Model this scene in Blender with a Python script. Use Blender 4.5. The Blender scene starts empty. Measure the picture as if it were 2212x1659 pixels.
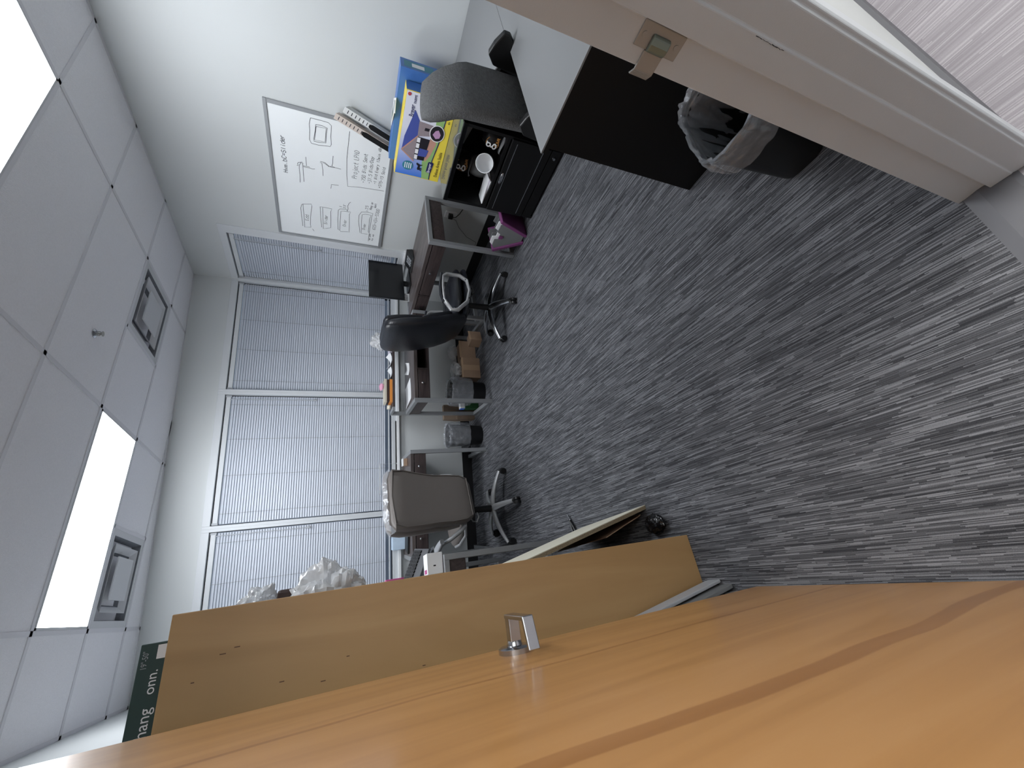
import bpy, bmesh, math, random
from mathutils import Vector, Matrix, noise
random.seed(7)
S = bpy.context.scene
COL = S.collection
PI = math.pi
def R(d): return math.radians(d)
def lin(c):
    c = c / 255.0
    return c / 12.92 if c <= 0.04045 else ((c + 0.055) / 1.055) ** 2.4
def rgb(r, g, b): return (lin(r), lin(g), lin(b), 1.0)

# ------------------------------------------------------------------ camera
# (the photograph is a phone picture turned on its side: world up points to the left)
cam_d = bpy.data.cameras.new('camera'); cam = bpy.data.objects.new('camera', cam_d); COL.objects.link(cam)
AX = ((-0.16009098, -0.88443359, 0.43834701), (-0.36512405, 0.46563564, 0.80614383), (-0.91709068, -0.03099468, -0.39747204))
M3 = Matrix(((AX[0][0], -AX[0][1], -AX[0][2]), (AX[1][0], -AX[1][1], -AX[1][2]), (AX[2][0], -AX[2][1], -AX[2][2])))
cam.matrix_world = Matrix.Translation((0, 0, 1.42)) @ M3.to_4x4()
cam_d.sensor_fit = 'HORIZONTAL'; cam_d.sensor_width = 36.0
cam_d.lens = 878.925 / 2212.0 * 36.0
cam_d.clip_start = 0.01; cam_d.clip_end = 200
S.camera = cam

# ------------------------------------------------------------------ world, light, exposure
W = bpy.data.worlds.new('world'); S.world = W; W.use_nodes = True
bg = W.node_tree.nodes['Background']
bg.inputs['Color'].default_value = (0.70, 0.82, 1.0, 1); bg.inputs['Strength'].default_value = 0.30
S.view_settings.view_transform = 'Standard'
S.view_settings.look = 'None'
S.view_settings.gamma = 1.0
S.view_settings.use_curve_mapping = False
S.view_settings.exposure = 0.0
PANEL = 19.0          # ceiling troffers of the office
CORRIDOR = 37.0       # ceiling panel of the corridor

# ------------------------------------------------------------------ materials
def nt(m): m.use_nodes = True; return m.node_tree.nodes, m.node_tree.links, m.node_tree.nodes['Principled BSDF']
MATS = {}
def mat(name, col, rough=0.5, metal=0.0, spec=0.5, var=None, bump=None, alpha=1.0, coat=0.0, trans=0.0):
    m = bpy.data.materials.new(name); N, L, b = nt(m)
    b.inputs['Base Color'].default_value = col; b.inputs['Roughness'].default_value = rough
    b.inputs['Metallic'].default_value = metal; b.inputs['Specular IOR Level'].default_value = spec
    b.inputs['Alpha'].default_value = alpha; b.inputs['Coat Weight'].default_value = coat
    b.inputs['Transmission Weight'].default_value = trans
    tc = N.new('ShaderNodeTexCoord')
    if var:
        n = N.new('ShaderNodeTexNoise'); n.inputs['Scale'].default_value = var[0]; n.inputs['Detail'].default_value = 4
        L.new(tc.outputs['Object'], n.inputs['Vector'])
        mx = N.new('ShaderNodeMix'); mx.data_type = 'RGBA'; k = var[1]
        mx.inputs[6].default_value = tuple(c * (1 - k) for c in col[:3]) + (1,)
        mx.inputs[7].default_value = tuple(min(1, c * (1 + k)) for c in col[:3]) + (1,)
        L.new(n.outputs['Fac'], mx.inputs[0]); L.new(mx.outputs[2], b.inputs['Base Color'])
    if bump:
        n = N.new('ShaderNodeTexNoise'); n.inputs['Scale'].default_value = bump[0]; n.inputs['Detail'].default_value = 6
        L.new(tc.outputs['Object'], n.inputs['Vector'])
        bp = N.new('ShaderNodeBump'); bp.inputs['Strength'].default_value = bump[1]; bp.inputs['Distance'].default_value = 0.01
        L.new(n.outputs['Fac'], bp.inputs['Height']); L.new(bp.outputs['Normal'], b.inputs['Normal'])
    MATS[name] = m
    return m
def wood(name, stops, scale=(1, 1, 1), rough=0.4, spec=0.5, coat=0.0, bands=None, dist=2.0):
    """grain stretched along the axis with the small scale; bands = dark figure lines [(axis, pos, width, wobble)] in object space"""
    m = bpy.data.materials.new(name); N, L, b = nt(m)
    tc = N.new('ShaderNodeTexCoord'); mp = N.new('ShaderNodeMapping'); mp.inputs['Scale'].default_value = scale
    L.new(tc.outputs['Object'], mp.inputs['Vector'])
    n = N.new('ShaderNodeTexNoise'); n.inputs['Scale'].default_value = 1.0; n.inputs['Detail'].default_value = 7; n.inputs['Distortion'].default_value = dist
    L.new(mp.outputs['Vector'], n.inputs['Vector'])
    cr = N.new('ShaderNodeValToRGB'); e = cr.color_ramp.elements
    while len(e) < len(stops): e.new(0.5)
    for i, (p, c) in enumerate(stops): e[i].position = p; e[i].color = c
    L.new(n.outputs['Fac'], cr.inputs['Fac'])
    out = cr.outputs['Color']
    if bands:
        sp = N.new('ShaderNodeSeparateXYZ'); L.new(tc.outputs['Object'], sp.inputs[0])
        for axis, pos, width, wob, dark in bands:
            wn = N.new('ShaderNodeTexNoise'); wn.inputs['Scale'].default_value = 1.3; wn.inputs['Detail'].default_value = 2
            L.new(tc.outputs['Object'], wn.inputs['Vector'])
            a = N.new('ShaderNodeMath'); a.operation = 'MULTIPLY_ADD'; a.inputs[1].default_value = wob; L.new(wn.outputs['Fac'], a.inputs[0]); L.new(sp.outputs['XYZ'.index(axis)], a.inputs[2])
            d = N.new('ShaderNodeMath'); d.operation = 'SUBTRACT'; L.new(a.outputs[0], d.inputs[0]); d.inputs[1].default_value = pos + wob * 0.5
            ab = N.new('ShaderNodeMath'); ab.operation = 'ABSOLUTE'; L.new(d.outputs[0], ab.inputs[0])
            mr = N.new('ShaderNodeMapRange'); mr.inputs[1].default_value = width * 0.8; mr.inputs[2].default_value = width; mr.inputs[3].default_value = dark; mr.inputs[4].default_value = 0
            L.new(ab.outputs[0], mr.inputs[0])
            mx = N.new('ShaderNodeMix'); mx.data_type = 'RGBA'; mx.blend_type = 'MULTIPLY'
            L.new(mr.outputs[0], mx.inputs[0]); L.new(out, mx.inputs[6]); mx.inputs[7].default_value = (0.55, 0.42, 0.32, 1)
            out = mx.outputs[2]
    L.new(out, b.inputs['Base Color'])
    b.inputs['Roughness'].default_value = rough; b.inputs['Specular IOR Level'].default_value = spec; b.inputs['Coat Weight'].default_value = coat
    b.inputs['Coat Roughness'].default_value = 0.12
    MATS[name] = m
    return m
def emit(name, col, strength):
    m = bpy.data.materials.new(name); m.use_nodes = True; N = m.node_tree.nodes; L = m.node_tree.links
    N.clear(); o = N.new('ShaderNodeOutputMaterial'); e = N.new('ShaderNodeEmission')
    e.inputs['Color'].default_value = col; e.inputs['Strength'].default_value = strength
    L.new(e.outputs[0], o.inputs[0]); MATS[name] = m
    return m
def carpet(name, dark, light, ang, sw, sl, contrast=1.0, rough=0.95):
    """woven streaks: every yarn row is a chain of short segments with their own tone"""
    m = bpy.data.materials.new(name); N, L, b = nt(m)
    def math_(op, a, bb=None, c=None):
        x = N.new('ShaderNodeMath'); x.operation = op
        for i, v in enumerate((a, bb, c)):
            if v is None: continue
            if isinstance(v, (int, float)): x.inputs[i].default_value = v
            else: L.new(v, x.inputs[i])
        return x.outputs[0]
    tc = N.new('ShaderNodeTexCoord'); mp = N.new('ShaderNodeMapping'); mp.inputs['Rotation'].default_value = (0, 0, R(ang))
    L.new(tc.outputs['Object'], mp.inputs['Vector'])
    sp = N.new('ShaderNodeSeparateXYZ'); L.new(mp.outputs['Vector'], sp.inputs[0])
    def layer(w, l, seed):
        row = math_('FLOOR', math_('DIVIDE', sp.outputs[0], w))
        wn = N.new('ShaderNodeTexWhiteNoise'); wn.noise_dimensions = '1D'; L.new(math_('ADD', row, seed), wn.inputs['W'])
        seg = math_('FLOOR', math_('DIVIDE', math_('ADD', sp.outputs[1], math_('MULTIPLY', wn.outputs['Value'], l * 7)), l))
        cb = N.new('ShaderNodeCombineXYZ'); L.new(row, cb.inputs[0]); L.new(seg, cb.inputs[1]); cb.inputs[2].default_value = seed
        w2 = N.new('ShaderNodeTexWhiteNoise'); w2.noise_dimensions = '3D'; L.new(cb.outputs[0], w2.inputs['Vector'])
        return w2.outputs['Value']
    a = layer(sw, sl, 3.0); c = layer(sw * 4.0, sl * 1.6, 11.0)
    fn = N.new('ShaderNodeTexNoise'); fn.inputs['Scale'].default_value = 420; fn.inputs['Detail'].default_value = 2
    L.new(tc.outputs['Object'], fn.inputs['Vector'])
    t = math_('ADD', math_('ADD', math_('MULTIPLY', a, 0.62), math_('MULTIPLY', c, 0.16)), math_('MULTIPLY', fn.outputs['Fac'], 0.30))
    cr = N.new('ShaderNodeValToRGB'); e = cr.color_ramp.elements
    e[0].position = 0.22; e[0].color = dark; e[1].position = 0.88; e[1].color = light
    k = e.new(0.62); k.color = tuple(d * 0.62 + l * 0.38 for d, l in zip(dark, light))
    L.new(t, cr.inputs['Fac']); L.new(cr.outputs['Color'], b.inputs['Base Color'])
    bp = N.new('ShaderNodeBump'); bp.inputs['Strength'].default_value = 0.5; bp.inputs['Distance'].default_value = 0.004
    L.new(t, bp.inputs['Height']); L.new(bp.outputs['Normal'], b.inputs['Normal'])
    b.inputs['Roughness'].default_value = rough; b.inputs['Specular IOR Level'].default_value = 0.2
    MATS[name] = m
    return m

wall_m = mat('wall_paint', rgb(203, 207, 208), 0.7, spec=0.25, var=(1.2, 0.015), bump=(300, 0.06))
ceil_m = mat('ceiling_tile', rgb(236, 236, 241), 0.9, spec=0.1, var=(90, 0.05), bump=(170, 0.35))
bar_m = mat('tee_bar', rgb(216, 216, 222), 0.6)
carpet_m = carpet('carpet', rgb(48, 49, 53), rgb(126, 128, 133), 2.6, 0.0023, 0.10)
corr_m = carpet('corridor_vinyl', rgb(138, 135, 141), rgb(172, 169, 175), 3.0, 0.003, 0.30, rough=0.5)
base_m = mat('rubber_base', rgb(22, 22, 25), 0.6)
gbase_m = mat('grey_rubber', rgb(92, 93, 98), 0.5)
alu_m = mat('aluminium_paint', rgb(206, 210, 214), 0.45, spec=0.4)
dkgap_m = mat('dark_gap_strip', rgb(24, 26, 34), 0.6)  # near black for the thin gap strips inside the window frames
glass_m = mat('window_glass', (0.9, 0.95, 1, 1), 0.02, trans=1.0)
slat_m = mat('slat_white', rgb(194, 200, 210), 0.45, spec=0.4)
N_, L_, B_ = nt(slat_m)
tr = N_.new('ShaderNodeBsdfTranslucent'); tr.inputs[0].default_value = (0.55, 0.68, 0.95, 1)
ms = N_.new('ShaderNodeMixShader'); ms.inputs[0].default_value = 0.04
L_.new(B_.outputs[0], ms.inputs[1]); L_.new(tr.outputs[0], ms.inputs[2]); L_.new(ms.outputs[0], N_['Material Output'].inputs[0])
frame_m = mat('door_frame_paint', rgb(198, 203, 208), 0.5, var=(6, 0.03), bump=(500, 0.05))
OAK = [(0.25, rgb(172, 125, 74)), (0.5, rgb(188, 139, 85)), (0.75, rgb(196, 148, 95))]
door_m = wood('honey_maple', OAK, (9, 9, 0.7), 0.32, coat=0.35, bands=[('X', 0.29, 0.022, 0.16, 0.55), ('X', 0.70, 0.007, 0.10, 0.6)])
OAK2 = [(0.25, rgb(172, 138, 94)), (0.5, rgb(182, 147, 101)), (0.75, rgb(190, 156, 110))]
case_m = wood('maple_veneer', OAK2, (5, 5, 0.8), 0.42, coat=0.15)
WAL = [(0.25, rgb(46, 40, 40)), (0.5, rgb(78, 70, 69)), (0.72, rgb(116, 107, 104))]
desk_m = wood('grey_walnut', WAL, (2.2, 26, 26), 0.35)
deskf_m = wood('dark_walnut', [(0.2, rgb(40, 33, 33)), (0.5, rgb(62, 52, 52)), (0.8, rgb(78, 68, 66))], (2.2, 26, 26), 0.45)
steel_m = mat('grey_steel', rgb(150, 153, 156), 0.4, metal=0.3)
chrome_m = mat('satin_chrome', rgb(190, 192, 196), 0.22, metal=1.0)
silver_m = mat('silver_plastic', rgb(186, 188, 190), 0.35, metal=0.35)
blk_m = mat('black_laminate', rgb(12, 12, 14), 0.5, spec=0.3)
gloss_m = mat('black_gloss', rgb(10, 10, 12), 0.12)
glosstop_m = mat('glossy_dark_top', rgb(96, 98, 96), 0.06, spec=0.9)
leather_m = mat('black_leather', rgb(24, 26, 32), 0.33, bump=(120, 0.15))
taupe_m = mat('taupe_leather', rgb(116, 110, 106), 0.42, bump=(160, 0.12), var=(5, 0.05))
felt_m = mat('grey_felt', rgb(98, 99, 100), 0.95, spec=0.1, var=(70, 0.35), bump=(140, 0.6))
plast_m = mat('black_plastic', rgb(20, 21, 23), 0.45)
greytop_m = mat('grey_laminate', rgb(128, 130, 132), 0.38, var=(3, 0.04))
white_m = mat('white_paper', rgb(238, 240, 242), 0.6)
board_m = mat('whiteboard_face', rgb(238, 242, 244), 0.16, var=(3.5, 0.035))
ink_m = mat('marker_ink', rgb(40, 43, 52), 0.5)
lens_m = emit('lamp_lens', (0.93, 0.96, 1.0, 1), PANEL)
corrlamp_m = emit('corridor_lens', (1.0, 0.965, 0.92, 1), CORRIDOR)
vent_m = mat('vent_white', rgb(200, 202, 206), 0.5)
ventg_m = mat('vent_grey', rgb(124, 128, 136), 0.9, var=(40, 0.35))  # mottled mid grey on the vent throats and backing
card_m = mat('cardboard', rgb(164, 138, 116), 0.8, var=(30, 0.06))
tape_m = mat('tan_tape', rgb(188, 160, 132), 0.4)
bag_m = mat('clear_liner', rgb(225, 230, 238), 0.10, metal=0.25, alpha=0.30, spec=0.8, bump=(28, 1.0))
wbag_m = mat('white_poly_bag', rgb(236, 238, 240), 0.16, alpha=0.62, spec=0.7, bump=(45, 0.5))
purple_m = mat('purple_plastic', rgb(116, 60, 108), 0.4)
grey_m = mat('mid_grey_plastic', rgb(112, 114, 116), 0.6)
lgrey_m = mat('light_grey_plastic', rgb(168, 172, 178), 0.4)
green_m = mat('green_carton', rgb(44, 68, 66), 0.55)
orange_m = mat('orange_cover', rgb(232, 152, 72), 0.5)
cream_m = mat('cream_pages', rgb(214, 208, 192), 0.7)
pink_m = mat('pink_plastic', rgb(204, 84, 150), 0.3, alpha=0.85)
yellow_m = mat('box_yellow', rgb(236, 214, 74), 0.35)
blue_m = mat('box_blue', rgb(72, 118, 186), 0.35, var=(6, 0.25))
screen_m = mat('black_screen', rgb(16, 18, 22), 0.25)
brass_m = mat('gold_print', rgb(196, 140, 74), 0.5)
strike_m = mat('strike_steel', rgb(158, 157, 154), 0.35, metal=0.15)
sage_m = mat('green_grey_steel', rgb(128, 140, 132), 0.35, metal=0.5)
dkgreen_m = mat('green_crate', rgb(28, 74, 38), 0.6)
bluep_m = mat('blue_print', rgb(54, 116, 226), 0.4)
lav_m = mat('lavender_paper', rgb(206, 200, 216), 0.6)
paperbag_m = mat('kraft_paper', rgb(140, 122, 106), 0.85, bump=(40, 0.5))
brown_m = mat('dark_brown', rgb(62, 44, 40), 0.5)
chip_m = mat('particle_board_edge', rgb(140, 128, 106), 0.9, var=(160, 0.7))
cork_m = mat('cream_board_face', rgb(226, 222, 204), 0.6)

# ------------------------------------------------------------------ mesh helpers
class MB:
    def __init__(s): s.v = []; s.f = []
    def add(s, vs, fs, M=None):
        o = len(s.v)
        s.v += [tuple((M @ Vector(p)) if M else p) for p in vs]
        s.f += [tuple(o + i for i in f) for f in fs]
        return s
    def box(s, x0, x1, y0, y1, z0, z1, M=None):
        vs = [(x, y, z) for z in (z0, z1) for y in (y0, y1) for x in (x0, x1)]
        return s.add(vs, [(0, 2, 3, 1), (4, 5, 7, 6), (0, 1, 5, 4), (2, 6, 7, 3), (0, 4, 6, 2), (1, 3, 7, 5)], M)
    def loft(s, rings, cap=True, closed=True, M=None):
        n = len(rings[0]); vs = [p for r in rings for p in r]; fs = []
        for i in range(len(rings) - 1):
            for j in range(n if closed else n - 1):
                k = (j + 1) % n
                fs.append((i * n + j, i * n + k, (i + 1) * n + k, (i + 1) * n + j))
        if cap: fs += [tuple(range(n - 1, -1, -1)), tuple((len(rings) - 1) * n + j for j in range(n))]
        return s.add(vs, fs, M)
    def cyl(s, p0, p1, r0, r1=None, n=16, M=None):
        return s.tube([p0, p1], [r0, r0 if r1 is None else r1], n, M=M)
    def tube(s, pts, r, n=8, closed=False, flat=1.0, up=None, M=None):
        P = [Vector(p) for p in pts]; rr = r if isinstance(r, (list, tuple)) else [r] * len(P); rings = []
        u = None
        for i, p in enumerate(P):
            if closed: t = (P[(i + 1) % len(P)] - P[i - 1])
            else: t = P[min(i + 1, len(P) - 1)] - P[max(i - 1, 0)]
            t = t.normalized()
            if u is None:
                a = Vector(up) if up else (Vector((0, 0, 1)) if abs(t.z) < 0.9 else Vector((1, 0, 0)))
                u = (a - t * a.dot(t)).normalized()
            else: u = (u - t * u.dot(t)).normalized()
            w = t.cross(u)
            rings.append([tuple(p + (u * math.cos(2 * PI * k / n) * flat + w * math.sin(2 * PI * k / n)) * rr[i]) for k in range(n)])
        if closed: rings.append(rings[0])
        return s.loft(rings, cap=not closed, M=M)
    def lathe(s, prof, n=24, sx=1, sy=1, e=2.0, M=None, cap=True):
        rings = []
        for r, z in prof:
            ring = []
            for k in range(n):
                a = 2 * PI * k / n; c, d = math.cos(a), math.sin(a)
                ring.append((math.copysign(abs(c) ** (2 / e), c) * r * sx, math.copysign(abs(d) ** (2 / e), d) * r * sy, z))
            rings.append(ring)
        return s.loft(rings, cap=cap, M=M)
    def prism(s, poly, z0, z1, M=None):
        n = len(poly); vs = [(x, y, z0) for x, y in poly] + [(x, y, z1) for x, y in poly]
        fs = [tuple(range(n - 1, -1, -1)), tuple(range(n, 2 * n))] + [(i, (i + 1) % n, n + (i + 1) % n, n + i) for i in range(n)]
        return s.add(vs, fs, M)
    def pad(s, secs, n=28, e=3.5, M=None):
        """secs: (centre, half_u, half_v, u_vec, v_vec) superellipse rings"""
        rings = []
        for c, hu, hv, u, v in secs:
            c, u, v = Vector(c), Vector(u), Vector(v); ring = []
            for k in range(n):
                a = 2 * PI * k / n; p, q = math.cos(a), math.sin(a)
                ring.append(tuple(c + u * (math.copysign(abs(p) ** (2 / e), p) * hu) + v * (math.copysign(abs(q) ** (2 / e), q) * hv)))
            rings.append(ring)
        return s.loft(rings, M=M)
    def grid(s, fn, nu, nv, M=None):
        vs = [fn(i / nu, j / nv) for j in range(nv + 1) for i in range(nu + 1)]
        fs = [(j * (nu + 1) + i, j * (nu + 1) + i + 1, (j + 1) * (nu + 1) + i + 1, (j + 1) * (nu + 1) + i) for j in range(nv) for i in range(nu)]
        return s.add(vs, fs, M)
    def crumple(s, amp, sc, seed=0):
        s.v = [tuple(Vector(p) + noise.noise_vector(Vector(p) * sc + Vector((seed, seed * 1.7, 0))) * amp) for p in s.v]
        return s
    def mesh(s, name, m, smooth=False):
        me = bpy.data.meshes.new(name); me.from_pydata(s.v, [], s.f); me.update()
        bm = bmesh.new(); bm.from_mesh(me); bmesh.ops.recalc_face_normals(bm, faces=bm.faces); bm.to_mesh(me); bm.free()
        me.materials.append(m)
        if smooth:
            me.shade_smooth(); me.set_sharp_from_angle(angle=R(42))
        return me
    def build(s, name, m, parent=None, smooth=False, bev=0, loc=None, label=None, sub=0):
        o = bpy.data.objects.new(name, s.mesh(name, m, smooth)); COL.objects.link(o)
        if parent is not None: o.parent = parent
        if loc is not None: o.location = loc
        if sub:
            k = o.modifiers.new('sub', 'SUBSURF'); k.levels = sub; k.render_levels = sub
        if bev:
            k = o.modifiers.new('bevel', 'BEVEL'); k.width = bev; k.segments = 2; k.limit_method = 'ANGLE'; k.angle_limit = R(40)
        if label: o['label'] = label
        return o
def place(me, name, parent, M=None, loc=None, rot=None):
    o = bpy.data.objects.new(name, me); COL.objects.link(o); o.parent = parent
    if loc is not None: o.location = loc
    if rot is not None: o.rotation_euler = rot
    return o
def thing(name, label, cat, loc=(0, 0, 0), rz=0, group=None):
    o = bpy.data.objects.new(name, None); COL.objects.link(o); o.empty_display_size = 0.1
    o.location = loc; o.rotation_euler = (0, 0, R(rz)); o['label'] = label; o['category'] = cat
    if group: o['group'] = group
    return o
def tag(o, label, cat, group=None):
    o['label'] = label; o['category'] = cat
    if group: o['group'] = group
    return o
def struct(o, label=None, cat=None):
    o['kind'] = 'structure'
    if label: o['label'] = label
    if cat: o['category'] = cat
    return o
def bag(rx, ry, h, seed, amp=.28):
    """crumpled film: a dense ball pushed in and out by folded noise, flat underneath"""
    nu, nv = 56, 34; m = MB(); vs = []
    for j in range(nv + 1):
        ph = PI * j / nv
        for i in range(nu):
            a = 2 * PI * i / nu; d = Vector((math.sin(ph) * math.cos(a), math.sin(ph) * math.sin(a), math.cos(ph)))
            f = 0; sc = 1.6; am = 1.0
            for o in range(4):
                f += am * (abs(noise.noise(d * sc + Vector((seed * 3.1, seed, o * 5)))) - .22); sc *= 2.1; am *= .55
            k = 1 + amp * 1.6 * f
            z = h * (.5 + .5 * d.z * k); vs.append((rx * d.x * k, ry * d.y * k, max(.001, z)))
    fs = []
    for j in range(nv):
        for i in range(nu):
            k = (i + 1) % nu; fs.append((j * nu + i, (j + 1) * nu + i, (j + 1) * nu + k, j * nu + k))
    return m.add(vs, fs)
def rotz(d): return Matrix.Rotation(R(d), 4, 'Z')
def T(x, y, z): return Matrix.Translation((x, y, z))
def text_mesh(name, body, size, m, extrude=0.0004, align='LEFT'):
    cu = bpy.data.curves.new(name, 'FONT'); cu.body = body; cu.size = size; cu.extrude = extrude; cu.align_x = align; cu.resolution_u = 3
    o = bpy.data.objects.new(name + '_tmp', cu); COL.objects.link(o)
    dg = bpy.context.evaluated_depsgraph_get(); me = bpy.data.meshes.new_from_object(o.evaluated_get(dg))
    bpy.data.objects.remove(o); bpy.data.curves.remove(cu)
    me.name = name; me.materials.clear(); me.materials.append(m)
    return me
def text(name, body, size, m, parent, loc, rot, align='LEFT', sx=1.0, bold=0):
    o = place(text_mesh(name, body, size, m, align=align), name, parent, loc=loc, rot=rot); o.scale = (sx, 1, 1)
    return o

# ------------------------------------------------------------------ room shell
XR, XL, YF, ZC = 3.235, -0.35, 0.195, 2.742
BA = math.atan2(-0.1741, 0.985)                     # the window wall is turned ten degrees
P0 = Vector((3.235, 3.895)); U = Vector((math.cos(BA + PI), math.sin(BA + PI)))
def yb(x): return P0.y + (P0.x - x) * 0.1741 / 0.985
YBL = yb(XL)
room = [(XL, YF), (XR, YF), (XR, 3.895), (XL, YBL)]
flo = MB().prism([(XL - .1, 0.11), (XR + .1, 0.11), (XR + .1, 4.0), (XL - .1, YBL + .1)], -0.05, 0.0)
struct(flo.build('floor', carpet_m), 'grey streaked woven carpet tiles', 'carpet')
cf = MB().box(-2.2, 3.4, -1.7, 0.11, -0.05, 0.0)
struct(cf.build('floor_corridor', corr_m), 'pale lavender grey streaked floor of the corridor', 'floor')
BWA = math.degrees(BA)                              # rotation of things on the window wall: X right, -Y into the room
OB = Vector((XL, YBL, 0))
def BW(x, t=0.0, z=0.0):                            # local wall coordinates -> world; x from the left corner, t into the room
    c, s_ = math.cos(BA), math.sin(BA)
    return Vector((OB.x + x * c + t * s_, OB.y + x * s_ - t * c, z))
LW = (P0 - Vector((XL, YBL))).length
MBW = Matrix.Translation(OB) @ Matrix.Rotation(BA, 4, 'Z')
ZS, ZH = 0.80, 2.425
w = MB().box(-0.1, LW + 0.12, 0, 0.13, 0, ZS, MBW).box(-0.1, LW + 0.12, 0, 0.13, ZH, ZC + .05, MBW)
struct(w.build('wall_back', wall_m), 'off white wall below and above the row of windows', 'wall')
w = MB().box(XR, XR + .13, YF - .12, 3.17, 0, ZC + .05).box(XR, XR + .13, 3.17, 3.895, 0, ZS).box(XR, XR + .13, 3.17, 3.895, ZH, ZC + .05)
struct(w.build('wall_right', wall_m), 'off white side wall carrying the whiteboard', 'wall')
w = MB().box(XL - .13, XL, YF - .12, YBL + .15, 0, ZC + .05)
struct(w.build('wall_left', wall_m), 'off white wall behind the open door', 'wall')
DX0, DX1, DZ = -0.262, 0.668, 2.13
w = MB().box(DX1 + .05, XR + .13, 0.07, YF, 0, ZC + .05).box(XL - .13, DX0 - .05, 0.07, YF, 0, ZC + .05).box(DX0 - .05, DX1 + .05, 0.07, YF, DZ + .05, ZC + .05)
w.box(-2.2, XL - .13, 0.07, YF, 0, ZC + .05)
struct(w.build('wall_front', wall_m), 'off white wall around the doorway', 'wall')
# corridor behind the camera
w = MB().box(-2.2, 3.4, -1.82, -1.7, 0, 2.6).box(-2.32, -2.2, -1.82, 0.07, 0, 2.6).box(3.4, 3.52, -1.82, 0.07, 0, 2.6)
struct(w.build('wall_corridor', wall_m), 'corridor walls', 'wall')
struct(MB().box(-2.32, 3.52, -1.82, 0.07, 2.6, 2.68).build('ceiling_corridor', ceil_m), 'corridor ceiling', 'ceiling')
cl = thing('ceiling_light', 'recessed light panel in the corridor ceiling', 'light', (1.38, -1.05, 2.6))
MB().box(-.6, .6, -.3, .3, -.008, 0).build('lens', corrlamp_m, cl)
MB().box(-.62, .62, -.32, -.3, -.014, 0).box(-.62, .62, .3, .32, -.014, 0).box(-.62, -.6, -.3, .3, -.014, 0).box(.6, .62, -.3, .3, -.014, 0).build('frame', vent_m, cl)

# skirting
struct(MB().box(0, LW, -0.008, 0.0, 0, 0.105, MBW).build('baseboard_back', base_m))
struct(MB().box(XR - .008, XR, YF, 3.89, 0, 0.105).build('baseboard_right', base_m))
struct(MB().box(XL, XL + .008, YF, YBL, 0, 0.105).build('baseboard_left', base_m))
struct(MB().box(DX1 + .06, XR, YF, YF + .008, 0, 0.105).build('baseboard_front', base_m))
struct(MB().box(DX1 + .052, 3.4, 0.060, 0.07, 0, 0.105).build('baseboard_corridor', gbase_m))
struct(MB().prism([(0.10, 0.0), (0.112, 0.009), (0.165, 0.009), (0.195, 0.0)], DX0, DX1, Matrix(((0, 0, 1, 0), (1, 0, 0, 0), (0, 1, 0, 0), (0, 0, 0, 1)))).build('trim_1', gbase_m), 'grey rubber threshold strip across the doorway', 'threshold')

# door frame of painted steel: two jambs and a head
def jamb(x, sgn):
    pr = [(0.0, 0.204), (0.0, 0.150), (-0.014, 0.147), (-0.014, 0.110), (-0.011, 0.108), (-0.011, 0.066), (-0.007, 0.064), (-0.007, 0.058), (-0.002, 0.055), (0.055, 0.055), (0.055, 0.204)]
    return MB().prism([(x + sgn * a, b) for a, b in pr], 0, DZ + .05)
fr = struct(jamb(DX1, 1).build('trim_2', frame_m, bev=0.0025), 'grey painted steel door jamb with strike plate', 'door frame')
struct(jamb(DX0, -1).build('trim_3', frame_m, bev=0.0025), 'grey painted steel door jamb on the hinge side', 'door frame')
struct(MB().box(DX0, DX1, 0.055, 0.204, DZ, DZ + .05).build('trim_4', frame_m), 'grey painted steel door head', 'door frame')
# strike plate with a lip and a rounded latch pocket
st = MB().box(0.6655, 0.668, 0.150, 0.182, 0.964, 1.040).box(0.6645, 0.668, 0.182, 0.2075, 0.985, 1.019)
for k in range(5): st.box(0.6645 + .0018 * k, 0.668 + .0018 * k, 0.2065 + .0022 * k, 0.209 + .0022 * k, 0.985, 1.019)
so = st.build('strike_plate', strike_m, fr, bev=0.0012)
MB().loft([[(0.6652, 0.160, z), (0.6652, 0.184, z), (0.660, 0.181, z), (0.6585, 0.172, z), (0.660, 0.163, z)] for z in (0.986, 1.018)]).build('latch_pocket', sage_m, so, bev=0.002)
for z in (0.973, 1.031): MB().cyl((0.668, 0.166, z), (0.6645, 0.166, z), 0.0045, 0.004, 14).build('screw', strike_m, so)
# scuffs on the jamb
sc = MB()
for i in range(9): sc.tube([(0.6538, 0.1125 + random.uniform(-.0006, .0006), 0.872 - i * .007), (0.6538, 0.1125 + random.uniform(-.0006, .0006), 0.866 - i * .007)], random.uniform(.0003, .0007), 5)
sc.build('scuff_mark', ink_m, fr)

# the open wooden door with its lever
dr = thing('door_1', 'honey maple door leaf standing open with a satin lever', 'door', (DX0 + 0.035, 0.215, 0.008), 0)
dr['kind'] = 'structure'
dr.rotation_euler = (0, 0, math.atan2(0.985, 0.040))
DL = 0.985
MB().box(0, DL, -0.044, 0.0, 0, 2.11).build('door_leaf', door_m, dr, bev=0.002, loc=(0, -0.0, 0))
HM = T(DL - 0.085, -0.044, 0.985)
lv = MB().lathe([(0.041, 0), (0.041, .011), (.036, .014), (.020, .016), (.0185, .022), (.0165, .026)], 36, M=HM @ Matrix.Rotation(R(90), 4, 'X'))
rose = lv.build('rose', chrome_m, dr, smooth=True)
hm = MB().box(-.016, .012, -.078, -.024, -.014, .014, HM)
hm.box(-.105, .016, -.084, -.074, -.014, .014, HM)
hm.loft([[(-.105, -.084, -.014), (-.105, -.084, .014), (-.095, -.074, .014), (-.095, -.074, -.014)], [(-.122, -.016, -.014), (-.122, -.016, .014), (-.112, -.016, .014), (-.112, -.016, -.014)]], M=HM)
hm.build('lever', chrome_m, rose, bev=0.0022)
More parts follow.
